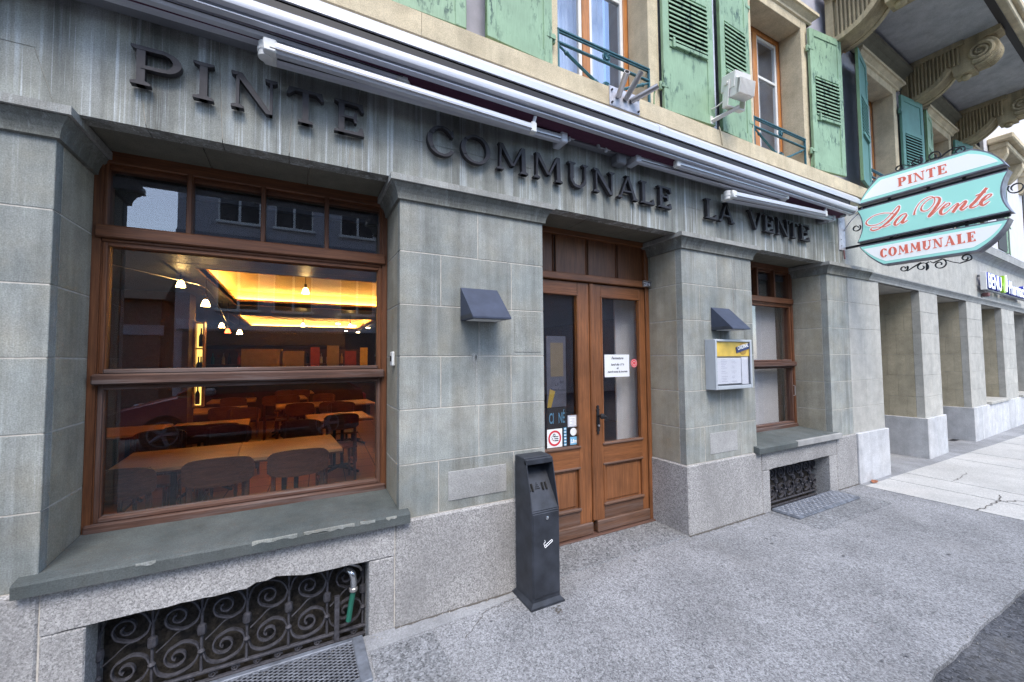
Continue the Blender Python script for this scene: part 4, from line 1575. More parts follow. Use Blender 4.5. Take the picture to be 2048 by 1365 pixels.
MB().box(.027, MCW - .027, -MCD - .001, -MCD - .0005, .033, .304).build('glass', 'case_glass', mc)

# ------------------------------------------------------------------ alarm button in the window reveal
al = B('alarm_box', 'white_plastic', None, .535, .5535, .115, .185, 1.520, 1.612, .006)
tag(al, 'small white plastic switch box in the big window reveal', 'switch box')
B('button', 'iron_black', al, .531, .536, .135, .165, 1.55, 1.585, .003)

# ------------------------------------------------------------------ ashtray bin
bn = thing('ashtray_bin', 'tall anthracite steel ashtray bin standing beside the door', 'ashtray bin', (1.3225, -.255, 0))
BW, BD = .206, .215
body = MB().box(0, BW, 0, BD, .03, .590, .004).build('body', 'anthracite', bn)
for xx in (0, BW - .006):
    MB().prism([(0, .585), (BD, .585), (BD, .905), (BD - .118, .905), (BD - .150, .880)], 'x', xx, xx + .006).build('cheek', 'anthracite', bn)
B('cap', 'anthracite', bn, -.002, BW + .002, BD - .125, BD + .001, .895, .912, .004)
B('cap_front', 'anthracite', bn, 0, BW, BD - .150, BD - .122, .868, .905, .004)
B('rear_panel', 'anthracite', bn, .005, BW - .005, BD - .008, BD, .585, .90)
MB().prism([(.004, .588), (BD - .012, .872), (BD - .02, .872), (.004, .596)], 'x', .006, BW - .006).build('stub_plate', 'anthracite', bn)
# the plate slots: dark long holes with raised rims
for xx in (.028, .052, .132, .158):
    mb = MB()
    for f0, f1 in ((.36, .50),):
        y0_, z0_ = .004 + (BD - .02) * f0, .592 + .280 * f0
        y1_, z1_ = .004 + (BD - .02) * f1, .592 + .280 * f1
        mb.tube([(xx, y0_ - .007, z0_ + .006), (xx, y1_ - .007, z1_ + .006)], .0068, 8)
    mb.build('slot', 'dark_void', bn)
for i in range(4):
    for j in range(i + 1):
        f = .50 - i * .035
        mb = MB().tube([(.092 + (j - i / 2) * .009, .004 + (BD - .02) * f - .006, .592 + .28 * f + .005), (.092 + (j - i / 2) * .009, .004 + (BD - .02) * (f + .012) - .006, .592 + .28 * (f + .012) + .005)], .0030, 6)
        mb.build('hole', 'dark_void', bn)
dp = MB().box(.006, BW - .004, -.006, .002, .062, .578, .003).build('door_panel', 'anthracite', bn)
MB().lathe([(.009, 0), (.011, -.002), (.011, -.006), (.006, -.008)], (.107, -.006, .545), 12, 'y').build('lock', 'chrome', bn)
cg = [[(.085, .372), (.142, .402)], [(.092, .360), (.148, .392)], [(.142, .402), (.148, .392)], [(.085, .372), (.092, .360)], [(.098, .379), (.104, .366)]]
for pts in cg:
    MB().tube([(a, -.0068, c) for a, c in pts], .0022, 5).build('cigarette_mark', 'sign_white', bn)
MB().tube([(a, -.0068, c) for a, c in spline([(.086, .375), (.082, .388), (.092, .396), (.088, .408)], 4)], .002, 5).build('cigarette_mark', 'sign_white', bn)
MB().prism([(-.022, -.020), (BW + .022, -.020), (BW + .022, BD + .02), (-.022, BD + .02)], 'z', 0, .012).build('base_plate', 'anthracite', bn)
mb = MB()
o_, i_ = [(-.018, -.016), (BW + .018, -.016), (BW + .018, BD + .016), (-.018, BD + .016)], [(0, 0), (BW, 0), (BW, BD), (0, BD)]
mb.add([(a, b, .012) for a, b in o_] + [(a, b, .036) for a, b in i_], [(k, (k + 1) % 4, (k + 1) % 4 + 4, k + 4) for k in range(4)] + [(0, 1, 2, 3), (4, 5, 6, 7)])
mb.build('base_flare', 'anthracite', bn)

# ------------------------------------------------------------------ cellar grates in the pavement
def grate(name, label, x0, x1, y0, y1, z, kind):
    g = thing(name, label, 'grate', (x0, y0, z))
    w, d = x1 - x0, y1 - y0
    if kind == 'mesh':
        for (a, b, c, e) in ((0, .055, 0, d), (w - .055, w, 0, d), (.055, w - .055, 0, .03), (.055, w - .055, d - .03, d)):
            B('frame', 'grate_frame', g, a, b, c, e, .0, .018, .003)
        B('bed', 'iron_grille', g, .02, w - .02, .01, d - .01, -.004, .003)
        mb = MB()
        pit, r_ = .022, .0022
        span = w - .11
        n = int(span / pit)
        # expanded metal: two crossing families of thin bars
        for sgn in (1, -1):
            k = -int(d / pit) * 2
            while k < n + int(d / pit) * 2:
                xa = .055 + k * pit
                p, q = (xa, .03), (xa + sgn * (d - .06) * 1.9, d - .03)
                (pxx, pyy), (qxx, qyy) = p, q
                t0, t1 = 0.0, 1.0
                dx = qxx - pxx
                if abs(dx) > 1e-9:
                    ta, tb = (.055 - pxx) / dx, (w - .055 - pxx) / dx
                    t0, t1 = max(t0, min(ta, tb)), min(t1, max(ta, tb))
                if t1 - t0 > .01:
                    A = Vector((pxx + dx * t0, pyy + (qyy - pyy) * t0, .009 + .0012 * sgn))
                    C_ = Vector((pxx + dx * t1, pyy + (qyy - pyy) * t1, .009 + .0012 * sgn))
                    nn = (C_ - A).cross(Vector((0, 0, 1))).normalized() * r_
                    up_ = Vector((0, 0, .003))
                    mb.add([A - nn, A + nn, C_ + nn, C_ - nn, A - nn + up_, A + nn + up_, C_ + nn + up_, C_ - nn + up_], [(4, 5, 6, 7), (0, 1, 5, 4), (2, 3, 7, 6), (1, 2, 6, 5), (3, 0, 4, 7)])
                k += 2
        mb.build('expanded_mesh', 'grate_metal', g, kind='stuff')
    else:
        B('frame', 'grate_frame', g, -.008, w + .008, -.008, d, -.006, .010, .003)
        B('plate', 'grate_frame', g, 0, w, 0, d, .010, .018, .002)
        me = None
        mb = MB()
        nx, ny = 30, 8
        for i in range(nx):
            for j in range(ny):
                cx, cy = .03 + (w - .06) * i / (nx - 1), .025 + (d - .05) * j / (ny - 1)
                an = .5 if (i + j) % 2 else -.5
                dx, dy = cos(an) * .016, sin(an) * .016
                nx_, ny_ = -sin(an) * .005, cos(an) * .005
                mb.add([(cx - dx, cy - dy, .0181), (cx + nx_, cy + ny_, .0181), (cx + dx, cy + dy, .0181), (cx - nx_, cy - ny_, .0181), (cx - dx * .4, cy - dy * .4, .021), (cx + dx * .4, cy + dy * .4, .021)],
                       [(0, 1, 4), (1, 5, 4), (1, 2, 5), (2, 3, 5), (3, 4, 5), (3, 0, 4)])
        mb.build('tread_pattern', 'grate_metal', g, kind='stuff')
    return g


grate('cellar_grate', 'steel mesh grate in the pavement below the big window', -.80, .352, -.372, -.013, .001, 'mesh')
grate('cellar_grate', 'patterned steel cover plate below the small window', 4.275, 5.455, -.275, -.022, .010, 'plate')
# garden tap with green hose stub
tp = thing('garden_tap', 'chrome elbow tap with green hose behind the cellar grille', 'tap', (.305, .06, .11))
MB().tube(spline([(-.03, .05, .235), (-.015, .02, .235), (.0, .0, .22), (.006, -.004, .18), (.006, -.004, .14)], 4), .019, 10).build('elbow', 'chrome', tp, smooth=True)
MB().lathe([(.022, 0), (.024, .004), (.024, .018), (.02, .022)], (.006, -.004, .125), 10).build('nut', 'steel', tp)
MB().tube([(.006, -.004, .125), (-.006, 0, .05), (-.018, .004, -.04)], .015, 8).build('hose', 'hose_green', tp, smooth=True)
MB().tube(spline([(-.05, .03, .27), (-.02, -.01, .285), (.035, -.006, .255), (.05, .01, .225)], 4), .007, 6).build('lever', 'steel', tp)
MB().box(-.09, -.065, .02, .045, -.18, .10).build('pipe', 'iron_grille', tp)

# ------------------------------------------------------------------ hanging sign (perpendicular to the facade)
hs = thing('hanging_sign', 'double sided white and turquoise hanging sign on scrolled iron bracket', 'hanging sign', (6.0, 0, 2.6))
SX = 0.0
HZ = 2.6


def panel(outline, inset_outline, border, name):
    """outline in (y, z); body 0.12 deep, faces on both sides"""
    mb = MB()
    mb.prism(outline, 'x', .0, .13)
    b = mb.build(name, 'sign_frame', hs)
    for sgn, xa in ((-1, -.003), (1, .1295)):
        MB().prism(border, 'x', xa, xa + .0035).build('border_face', 'lightbox_teal', b)
        if inset_outline:
            xb = -.0055 if sgn < 0 else .1325
            MB().prism(inset_outline, 'x', xb, xb + .003).build('white_face', 'lightbox_white', b)
    return b


def curve_in(p, q, bulge, n=8):
    """arc from p to q bulging sideways (2D)"""
    p, q = Vector(p), Vector(q)
    d = q - p
    nrm = Vector((-d.y, d.x)).normalized()
    return [tuple(p + d * t + nrm * bulge * 4 * t * (1 - t)) for t in [i / n for i in range(n + 1)]]


def scale_poly(poly, s, sz=None):
    cx = (min(p[0] for p in poly) + max(p[0] for p in poly)) / 2
    cz = (min(p[1] for p in poly) + max(p[1] for p in poly)) / 2
    hx, hz = (max(p[0] for p in poly) - cx), (max(p[1] for p in poly) - cz)
    return [(cx + (x - cx) * (1 - s / hx), cz + (z - cz) * (1 - s / hz)) for x, z in poly]


# coordinates relative to z = 2.6, y negative = towards the street
topo = [(-.178, .785)] + curve_in((-.178, .785), (-.375, 1.055), -.018)[1:] + curve_in((-1.13, 1.040), (-1.345, .785), -.030)
boto = curve_in((-.385, .008), (-.165, .285), -.018) + curve_in((-1.345, .262), (-1.128, -.008), -.030)
mido = curve_in((-.158, .730), (-.150, .328), -.052) + curve_in((-1.360, .322), (-1.358, .730), -.052)
pt = panel(topo, scale_poly(scale_poly(topo, .020), .028), scale_poly(topo, .016), 'top_panel')
pbm = panel(boto, scale_poly(scale_poly(boto, .020), .028), scale_poly(boto, .016), 'bottom_panel')
pm = panel(mido, None, scale_poly(mido, .014), 'middle_panel')


def sign_word(word, y0, y1, z, h, par, wd):
    tot = sum(wd[c] for c in word)
    gap = .12
    k = (y0 - y1) / (tot + gap * (len(word) - 1))
    y = y0
    for c in word:
        w_ = wd[c] * k
        serif_letter(c, w_, h, 'letter', 'lightbox_red', par, lambda u, v, d, y=y: (-.0055 - d, y - u, z + v), .0008, 0.0, .25)
        y -= w_ + gap * k


WD = {'P': .78, 'I': .42, 'N': .95, 'T': .80, 'E': .78, 'C': .80, 'O': .92, 'M': 1.12, 'U': .92, 'A': .98, 'L': .76}
sign_word('PINTE', -.552, -.948, .867, .098, pt, WD)
sign_word('COMMUNALE', -.366, -1.122, .098, .100, pbm, WD)


def pix_sign(cx, cy):
    # photo direction of a brush stroke -> point on the sign plane (x = 6.0)
    px, py = 1680 + cx / 4.875, 280 + cy / 4.875
    c = Vector(((px - 1024) / 815.05, -(py - 682.5) / 815.05, 1))
    d = rx * c.x + ux * c.y + fw * c.z
    t = 6.0 / d.x
    p = CAMPOS + d * t
    return (p.y, p.z - HZ)


# brush strokes: (x, y, weight), weight 0 = hairline, 1 = full stroke
STROKES = [
    [(345, 335, .2), (300, 323, 0), (230, 322, 0), (140, 345, 0), (78, 388, .2), (63, 422, .3), (100, 442, .1), (170, 430, 0), (240, 392, 0), (310, 322, .1), (360, 265, .1), (380, 254, .2), (376, 285, .5), (335, 340, 1), (288, 392, 1), (235, 436, .6), (180, 474, .3), (130, 488, .3), (106, 478, .2), (125, 460, 0), (180, 455, 0), (240, 452, .1), (300, 425, 0)],
    [(452, 327, .3), (410, 335, .2), (362, 378, .8), (336, 422, .9), (352, 437, .3), (395, 405, 0), (455, 335, .3), (412, 398, 1), (416, 415, .5), (462, 388, 0)],
    [(522, 340, .5), (535, 290, .2), (575, 225, 0), (640, 176, 0), (695, 164, 0), (722, 190, .1), (708, 240, 0), (655, 292, 0), (608, 302, .2), (590, 280, .4), (612, 235, 0), (665, 190, 0), (725, 168, 0), (765, 178, .5), (762, 215, 1), (722, 280, 1), (668, 350, .9), (690, 342, 0), (750, 282, 0), (822, 210, 0)],
    [(772, 290, 0), (830, 264, 0), (865, 236, .2), (850, 225, 0), (810, 256, .5), (777, 305, 1), (790, 333, .5), (830, 318, 0), (882, 272, 0)],
    [(882, 272, 0), (935, 230, 0), (945, 240, .6), (922, 275, 1), (892, 318, .8)],
    [(905, 300, 0), (960, 245, 0), (1010, 206, .2), (1020, 216, .7), (995, 250, 1), (972, 278, .8), (990, 290, .3), (1045, 250, 0)],
    [(1222, 78, .8), (1170, 140, 1), (1115, 205, 1), (1068, 252, .9), (1076, 270, .4), (1125, 252, 0), (1165, 218, 0)],
    [(1115, 156, .2), (1165, 136, .3), (1215, 118, .1)],
    [(1160, 224, 0), (1215, 188, 0), (1262, 152, .2), (1258, 138, 0), (1222, 152, .3), (1182, 195, 1), (1164, 228, 1), (1190, 246, .4), (1250, 205, 0)],
]


def brush(pts, add, x, m, name):
    q = spline([(*pix_sign(195 + 1.01486 * a, 390 + 1.01486 * b), w) for a, b, w in pts], 7)
    n = len(q)
    vs = []
    for i, (a, c, w) in enumerate(q):
        e0, e1 = q[max(i - 1, 0)], q[min(i + 1, n - 1)]
        d = Vector((e1[0] - e0[0], e1[1] - e0[1]))
        d = d.normalized() if d.length > 1e-7 else Vector((1, 0))
        th = .0040 + .0090 * max(0.0, min(1.0, w)) + add
        dx = .0003 * (i % 5)
        vs += [(x - dx, a - d.y * th, c + d.x * th), (x - dx, a + d.y * th, c - d.x * th)]
    return MB().add(vs, [(2 * i, 2 * i + 1, 2 * i + 3, 2 * i + 2) for i in range(n - 1)]).build(name, m, pm)


for k, s_ in enumerate(STROKES):
    brush(s_, .0088, -.0050 - .0002 * k, 'lightbox_white', 'script_outline')
    brush(s_, 0.0, -.0085 - .0002 * k, 'lightbox_red', 'script_letter')

# ironwork
def strap(pts, par, w=.012, r=.004, m='iron_black', name='scroll', x=.065):
    mb = MB()
    n = len(pts)
    vs = []
    for i, (a, c) in enumerate(pts):
        e0, e1 = pts[max(i - 1, 0)], pts[min(i + 1, n - 1)]
        d = Vector((e1[0] - e0[0], e1[1] - e0[1]))
        d = d.normalized() if d.length > 1e-7 else Vector((1, 0))
        for (o, xx) in ((r, -w), (-r, -w), (-r, w), (r, w)):
            vs.append((x + xx, a - d.y * o, c + d.x * o))
    return mb.add(vs, [(4 * i + k, 4 * i + (k + 1) % 4, 4 * i + 4 + (k + 1) % 4, 4 * i + 4 + k) for i in range(n - 1) for k in range(4)] + [(0, 1, 2, 3), (4 * n - 4, 4 * n - 3, 4 * n - 2, 4 * n - 1)]).build(name, m, par)


def S_scroll(c0, r0, c1, r1, flip, par):
    """lower/upper scroll group: two volutes joined by a line"""
    a = spiral(c0[0], c0[1], .010, r0, flip * 3.2 * pi, flip * .5 * pi, 24)
    b = spiral(c1[0], c1[1], r1, .010, -flip * .5 * pi, -flip * 3.2 * pi, 24)
    strap(a + b, par)


for zsg, z0 in ((-1, -.015), (1, 1.055)):
    f = zsg
    # four volutes under / over the panel
    def vol(cy, cz, r_, start, turns):
        return spiral(cy, cz, r_, .012, start, start + turns, 26)
    zc = z0 + f * .055
    v1 = vol(-.545, zc - f * .015, .042, pi * .5 * -f, -f * 2.6 * pi)
    v2 = vol(-.695, zc + f * .0, .060, pi * .5 * f, f * 2.8 * pi)
    v3 = vol(-.835, zc - f * .0, .060, pi * .5 * f + pi * .9, -f * 2.8 * pi)
    v4 = vol(-1.03, zc - f * .025, .046, -pi * .5 * -f, f * 2.6 * pi)
    strap([(-.69, z0 + f * .003), (-.62, z0 + f * .045), (-.575, z0 + f * .075)] + v1[3:], hs)
    strap([(-.755, z0 + f * .01), (-.735, z0 + f * .02)] + v2[2:], hs)
    strap([(-.765, z0 + f * .01), (-.785, z0 + f * .03)] + v3[2:], hs)
    strap([(-.86, z0 + f * .003), (-.93, z0 + f * .05), (-.985, z0 + f * .075)] + v4[3:], hs)
strap(spiral(-1.385, .555, .055, .030, pi * .2, -2.2 * pi, 24), hs)
strap(spiral(-.125, .530, .045, .020, pi * .8, 3.0 * pi, 22), hs)
# carrying bars
B('bracket_bar', 'iron_black', hs, .045, .085, -1.34, -.003, .294, .318, .003)
B('bracket_bar', 'iron_black', hs, .045, .085, -1.34, -.003, .745, .768, .003)
for yy in (-.45, -.78, -1.05):
    B('hanger', 'iron_black', hs, .05, .08, yy - .012, yy + .012, .262, .350, .002)
    B('hanger', 'iron_black', hs, .05, .08, yy - .012, yy + .012, .70, .80, .002)
B('wall_plate', 'zinc_plate', hs, -.10, .055, -.012, -.001, .27, .78, .003)
for zz in (.32, .40, .62, .70):
    MB().lathe([(.008, -.008), (.006, 0)], (-.065, -.016, zz), 8, 'y').build('bolt', 'steel', hs)
MB().tube([(-.02, -.02, .27), (-.015, -.025, .16)], .009, 6).build('cable_end', 'red_board', hs)
MB().tube(spline([(.03, -.01, .52), (.0, -.10, .62), (.02, -.18, .70), (.05, -.2, .76)], 4), .006, 6).build('cable', 'print_grey', hs)

# ================================================================== ARCADE BUILDING (slightly turned wing with the pharmacy)
PH = rad(2.3)
ab = thing('arcade_building', 'pale painted stone wing with square pillars, white plinth and balcony on scroll corbels', 'building', (XDr, 0, 0), PH)
cols = [(1.536, 2.338), (3.918, 4.873), (6.402, 7.475), (9.0, 10.1), (11.6, 12.7)]
for k, (a, b) in enumerate(cols):
    core = B('pillar', 'painted_stone', ab, a + .006, b - .006, .006, .60, 0, 2.56)
    for i in range(6):
        blocks(core, a, b, 0, .10, ZC[i], ZC[i + 1] + (0 if i < 5 else .004), [], 'painted_stone', j=.0015, b=.003)
        xj = [.30] if i % 2 else [.20, .42]
        ys = [.1005] + xj + [.60]
        for y0, y1 in zip(ys[:-1], ys[1:]):
            if k < 3:
                B('reveal_block', 'arcade_reveal_stone', core, a + .0008, a + .08, y0 + .001, y1 - .001, ZC[i] + .0015, ZC[i + 1] - .0015, .002)
    # white plinth
    mid = a + (b - a) * .48
    B('plinth_block', 'white_plinth', core, a - .028, mid - .002, -.03, .62, -.03, .607, .006)
    B('plinth_block', 'white_plinth', core, mid + .002, b + .028, -.0302, .62, -.03, .607, .006)
B('plinth_block', 'white_plinth', bld, 6.102, XDr + .018, -.035, .58, -.03, .607, .006)
# low window walls further along
for a, b in ((4.873, 6.402), (7.475, 9.0), (10.1, 11.6)):
    B('low_wall', 'white_plinth', ab, a + .03, b - .03, -.03, .30, -.03, .605, .004)
    B('window_sill', 'painted_stone', ab, a + .03, b - .03, -.06, .30, .607, .66, .006)
    w = B('shop_window', 'dark_bar', ab, a, b, .45, .50, .60, 2.56)
# recess behind the arcade
B('recess_wall', 'interior_dark', ab, -.1, 14, .78, .9, 0, 2.6)
B('recess_soffit', 'painted_stone', ab, -.1, 14, .06, .8, 2.556, 2.60)
# lintel moulding, frieze, string course
prof = [(.0, 2.550), (.006, 2.552), (.010, 2.575), (.024, 2.605), (.046, 2.632), (.052, 2.640), (.052, 2.655), (.0, 2.660)]
MB().sweep(prof, [(-.30, .0, 0, -1), (14, 0, 0, -1)]).build('lintel_molding', 'arcade_molding', ab)
B('frieze', 'painted_stone', ab, -.008, 14, .004, .8, 2.60, 3.62)
B('frieze', 'painted_stone', bld, 6.05, 6.912, .003, .5, 2.66, 3.62)
course(-.02, 14, 'arcade_molding', ab)
course(6.041, 6.905, 'cream_stone', bld)
B('grid_drain', 'iron_black', None, 10.55, 11.0, .33, .42, .004, .008)
tag(bpy.data.objects['grid_drain'], 'small black floor drain between arcade pillars', 'drain')
# upper floor of the wing
ops = [(-.15, .85), (2.40, 3.40), (4.9, 5.9), (7.4, 8.4), (9.9, 10.9)]
wl = MB()
px_ = [.0] + [v for o in ops for v in o] + [14]
px_[1] = .0
for i in range(2, len(px_), 2):
    wl.box(px_[i], px_[i + 1], UW, .5, 3.60, 11.5)
for a, b in ops:
    wl.box(max(a, .0), b, UW, .5, 3.40, ZS - .01)
    wl.box(max(a, .0), b, UW, .5, ZT, 11.5)
wl.build('upper_wall', 'plaster_lilac', ab)
for k, (a, b) in enumerate(ops):
    w = upper_window(ab, a, b)
    if k < 3:
        railing(w, a, b)
shutter(ab, -.24, -.03, .52, .17, -1, 'shutter_teal')
shutter(ab, .97, -.03, .62, .12, +1, 'shutter_teal')
shutter(ab, 2.30, -.03, .50, .12, -1, 'shutter_green')
shutter(ab, 3.52, -.03, .62, .15, +1, 'shutter_teal')
shutter(ab, 4.80, -.03, .5, .10, -1, 'shutter_green')
shutter(ab, 6.02, -.03, .6, .10, +1, 'shutter_green')
shutter(ab, 7.30, -.03, .5, .10, -1, 'shutter_green')
# peeling paint patches on the third window's reveal
for (zc, n_, s_) in ((5.02, 7, .05), (4.78, 8, .035), (4.62, 5, .03)):
    mb = MB()
    for i in range(n_):
        cy, cz, r_ = .12 + random.gauss(0, .03), zc + random.gauss(0, .04), random.uniform(.4, 1) * s_
        mb.prism([(cy + r_ * random.uniform(.5, 1) * cos(q * pi / 4), cz + r_ * random.uniform(.5, 1) * sin(q * pi / 4)) for q in range(8)], 'x', .8475 - .0006 * i, .852)
    mb.build('bare_patch', 'patch_mortar', ab)

# balcony -------------------------------------------------------------
bal = B('balcony', 'soffit_paint', ab, -1.16, 5.1, -1.05, .05, 6.03, 6.16)
B('edge_stone', 'cream_stone', bal, -1.22, 5.2, -1.12, -1.04, 6.012, 6.26, .012)
B('edge_lip', 'cream_stone', bal, -1.26, 5.24, -1.17, -1.10, 6.11, 6.22, .014)
B('edge_stone', 'cream_stone', bal, -1.24, -1.155, -1.04, .05, 6.014, 6.26, .012)
B('drip_groove', 'dark_bar', bal, -1.10, 5.1, -1.035, -.965, 6.024, 6.031)
random.seed(5)


def corbel(xc):
    hw = .125
    arch = curve_in((-.50, 5.685), (-.03, 5.43), -.070, 12)
    prof = [(.05, 6.03), (-.98, 6.03), (-.98, 5.965), (-.93, 5.945)]
    vol = [(-.80 + .150 * cos(t), 5.765 + .165 * sin(t)) for t in [rad(70) - i * rad(205) / 14 * -1 for i in range(0)]]
    front = [(-.80 - .150 * sin(t), 5.765 + .165 * cos(t)) for t in [rad(-5) + rad(175) * i / 12 for i in range(13)]]
    prof += [(-.86, 5.945)] + front + [(-.72, 5.60), (-.72, 5.565), (-.52, 5.565), (-.52, 5.60)] + arch + [(.0, 5.37), (.05, 5.37)]
    c = MB().prism(prof, 'x', xc - hw, xc + hw).build('corbel', 'corbel_stone', ab)
    # rim along the arch and the top on both sides
    for sg in (-1, 1):
        xa = xc + sg * hw
        pts = arch
        mb = MB()
        n = len(pts)
        vs = []
        for i, (a_, z_) in enumerate(pts):
            e0, e1 = pts[max(i - 1, 0)], pts[min(i + 1, n - 1)]
            d = Vector((e1[0] - e0[0], e1[1] - e0[1])).normalized()
            nx_, nz_ = (-d.y, d.x)
            if nz_ < 0:
                nx_, nz_ = -nx_, -nz_
            for (o, xx) in ((-.012, -.02), (-.012, .042), (.050, .042), (.050, -.02)):
                vs.append((xa + sg * xx * 1.0, a_ + nx_ * o, z_ + nz_ * o))
        mb.add(vs, [(4 * i + k, 4 * i + (k + 1) % 4, 4 * i + 4 + (k + 1) % 4, 4 * i + 4 + k) for i in range(n - 1) for k in range(4)] + [(0, 1, 2, 3), (4 * n - 4, 4 * n - 3, 4 * n - 2, 4 * n - 1)])
        mb.build('arch_rim', 'corbel_stone', c)
        x0, x1 = sorted((xa - sg * .01, xa + sg * .040))
        B('top_rail', 'corbel_stone', c, x0, x1, -.64, .04, 5.955, 6.028, .004)
        B('wall_strip', 'corbel_stone', c, x0, x1, -.045, .04, 5.43, 5.955, .004)
        # flutes: upright ribs
        for i in range(13):
            yy = -.085 - i * .041
            f = i / 12
            # arch height at this y
            zb = min((abs(a_ - yy), z_) for a_, z_ in arch)[1] + .045
            B('rib', 'corbel_stone', c, *sorted((xa - sg * .01, xa + sg * .032)), yy - .010, yy + .010, zb - .02, 5.957, .004)
        # volute spiral
        p = spiral(-.785, 5.775, .135, .018, rad(-60) if sg else 0, rad(-60) - 4.4 * pi, 46)
        MB().tube([(xa + sg * .012, a_, z_) for a_, z_ in p], [.030 - .016 * i / 46 for i in range(47)], 6).build('volute', 'corbel_stone', c, smooth=True)
    for i in range(5):
        xx = xc - hw + .03 + i * .0475
        MB().tube([(xx, a_ - .004, z_) for a_, z_ in front], .015, 6).build('roll', 'corbel_stone', c, smooth=True)
    MB().lathe([(.0, -.05), (.03, -.045), (.052, -.02), (.055, .0), (.045, .03), (.02, .05)], (xc, -.62, 5.545), 12).build('drop', 'corbel_stone', c, smooth=True)
    return c


for xc in (-.95, 1.50, 3.93):
    corbel(xc)
# frieze moulding under the balcony between corbels
for a, b in ((-.80, 1.35), (1.65, 3.78), (4.08, 5.0)):
    MB().sweep([(0, 5.66), (.03, 5.68), (.03, 5.74), (.05, 5.78), (.10, 5.86), (.16, 5.90), (.16, 5.955), (0, 5.96)], [(a, .05, -1, 0), (a, .05, -.6, -1), (b, .05, .6, -1), (b, .05, 1, 0)]).build('wall_cornice', 'soffit_stone', ab)
# pale house further along, window heads on consoles
nb = thing('far_house', 'white rendered house beyond the balcony with window hoods on consoles', 'building', (XDr + 5.2, .21, 0), PH)
B('wall', 'plaster_white', nb, 0.0, 16, -.10, -.05, 3.72, 12)
for xw in (1.1, 3.6, 6.1, 8.6):
    for zz in (5.55, 8.9):
        B('window_hood', 'cream_stone', nb, xw - .85, xw + .85, -.45, -.10, zz + .28, zz + .40, .02)
        B('window_hood', 'cream_stone', nb, xw - .78, xw + .78, -.36, -.10, zz + .16, zz + .285, .02)
        for sg in (-1, 1):
            MB().prism([(-.10, zz + .17), (-.34, zz + .17), (-.34, zz + .05), (-.26, zz - .10), (-.14, zz - .22), (-.10, zz - .22)], 'x', xw + sg * .66 - .09, xw + sg * .66 + .09).build('console', 'cream_stone', nb)
    B('window', 'dark_bar', nb, xw - .45, xw + .45, -.115, -.10, 3.75, 5.55)

# ------------------------------------------------------------------ pharmacy sign
ps = thing('pharmacy_sign', 'blue lettered pharmacy light sign on the arcade frieze', 'shop sign', (XDr + 4.66, .19, 2.81), PH)
B('box', 'alu_dark', ps, 0, 3.6, -.10, -.05, .0, .03, .004)
B('end_plate', 'white_plastic', ps, -.01, .03, -.13, -.05, .0, .34, .003)
for zz in (.05, .26):
    B('standoff', 'alu_dark', ps, .05, .10, -.05, -.002, zz, zz + .04)
B('standoff', 'alu_dark', ps, 2.4, 2.45, -.05, -.002, .10, .14)


def chan(txt, x, size, m1, m2, sx):
    text_obj(txt, size, m2, ps, (x, -.105, .045), FRONT, 'letter', .03, 0, 'LEFT', .016, sx)
    text_obj(txt, size, m1, ps, (x, -.138, .045), FRONT, 'letter_face', .002, 0, 'LEFT', .006, sx)


chan('BENU', .07, .40, 'lightbox_white', 'pharm_blue', 1.0)
# white and green leaf-cross mark
MB().prism([(1.20, .03), (1.40, .03), (1.43, .13), (1.50, .17), (1.46, .25), (1.42, .38), (1.28, .38), (1.24, .22), (1.18, .16)], 'y', -.14, -.08).build('mark', 'pharm_green', ps)
MB().prism([(1.33, .06), (1.45, .05), (1.46, .14), (1.54, .18), (1.49, .26), (1.44, .40), (1.36, .37), (1.37, .2)], 'y', -.152, -.138).build('mark', 'lightbox_white', ps)
chan('Pharmacie', 1.66, .38, 'lightbox_white', 'pharm_blue', 1.0)
cmr = B('small_fixture', 'red_board', None, XDr + 4.92, XDr + 5.02, .10, .19, 2.70, 2.77, .01)
tag(cmr, 'tiny wall fixture just under the pharmacy sign', 'fixture')

# ================================================================== RESTAURANT INTERIOR
RX0, RX1, RY1 = -2.55, 6.85, 12.6
FZ = .02
B('interior_floor', 'interior_brown', None, RX0, RX1, .46, RY1, FZ - .05, FZ, kind='structure')
fl_ = bpy.data.objects['interior_floor']
t = NT('floor_tile')
br = t.n('ShaderNodeTexBrick')
br.offset = 0.0
br.inputs['Scale'].default_value = 1.0
br.inputs['Brick Width'].default_value = .43
br.inputs['Row Height'].default_value = .43
br.inputs['Mortar Size'].default_value = .006
br.inputs['Color1'].default_value = (.40, .19, .095, 1)
br.inputs['Color2'].default_value = (.45, .22, .11, 1)
br.inputs['Mortar'].default_value = (.04, .025, .02, 1)
t.l(t.mp((1, 1, 1), rot=(0, 0, .05)), br.inputs[0])
t.col(br.outputs[0])
t.set(Roughness=.35)
fl_.data.materials[0] = t.m
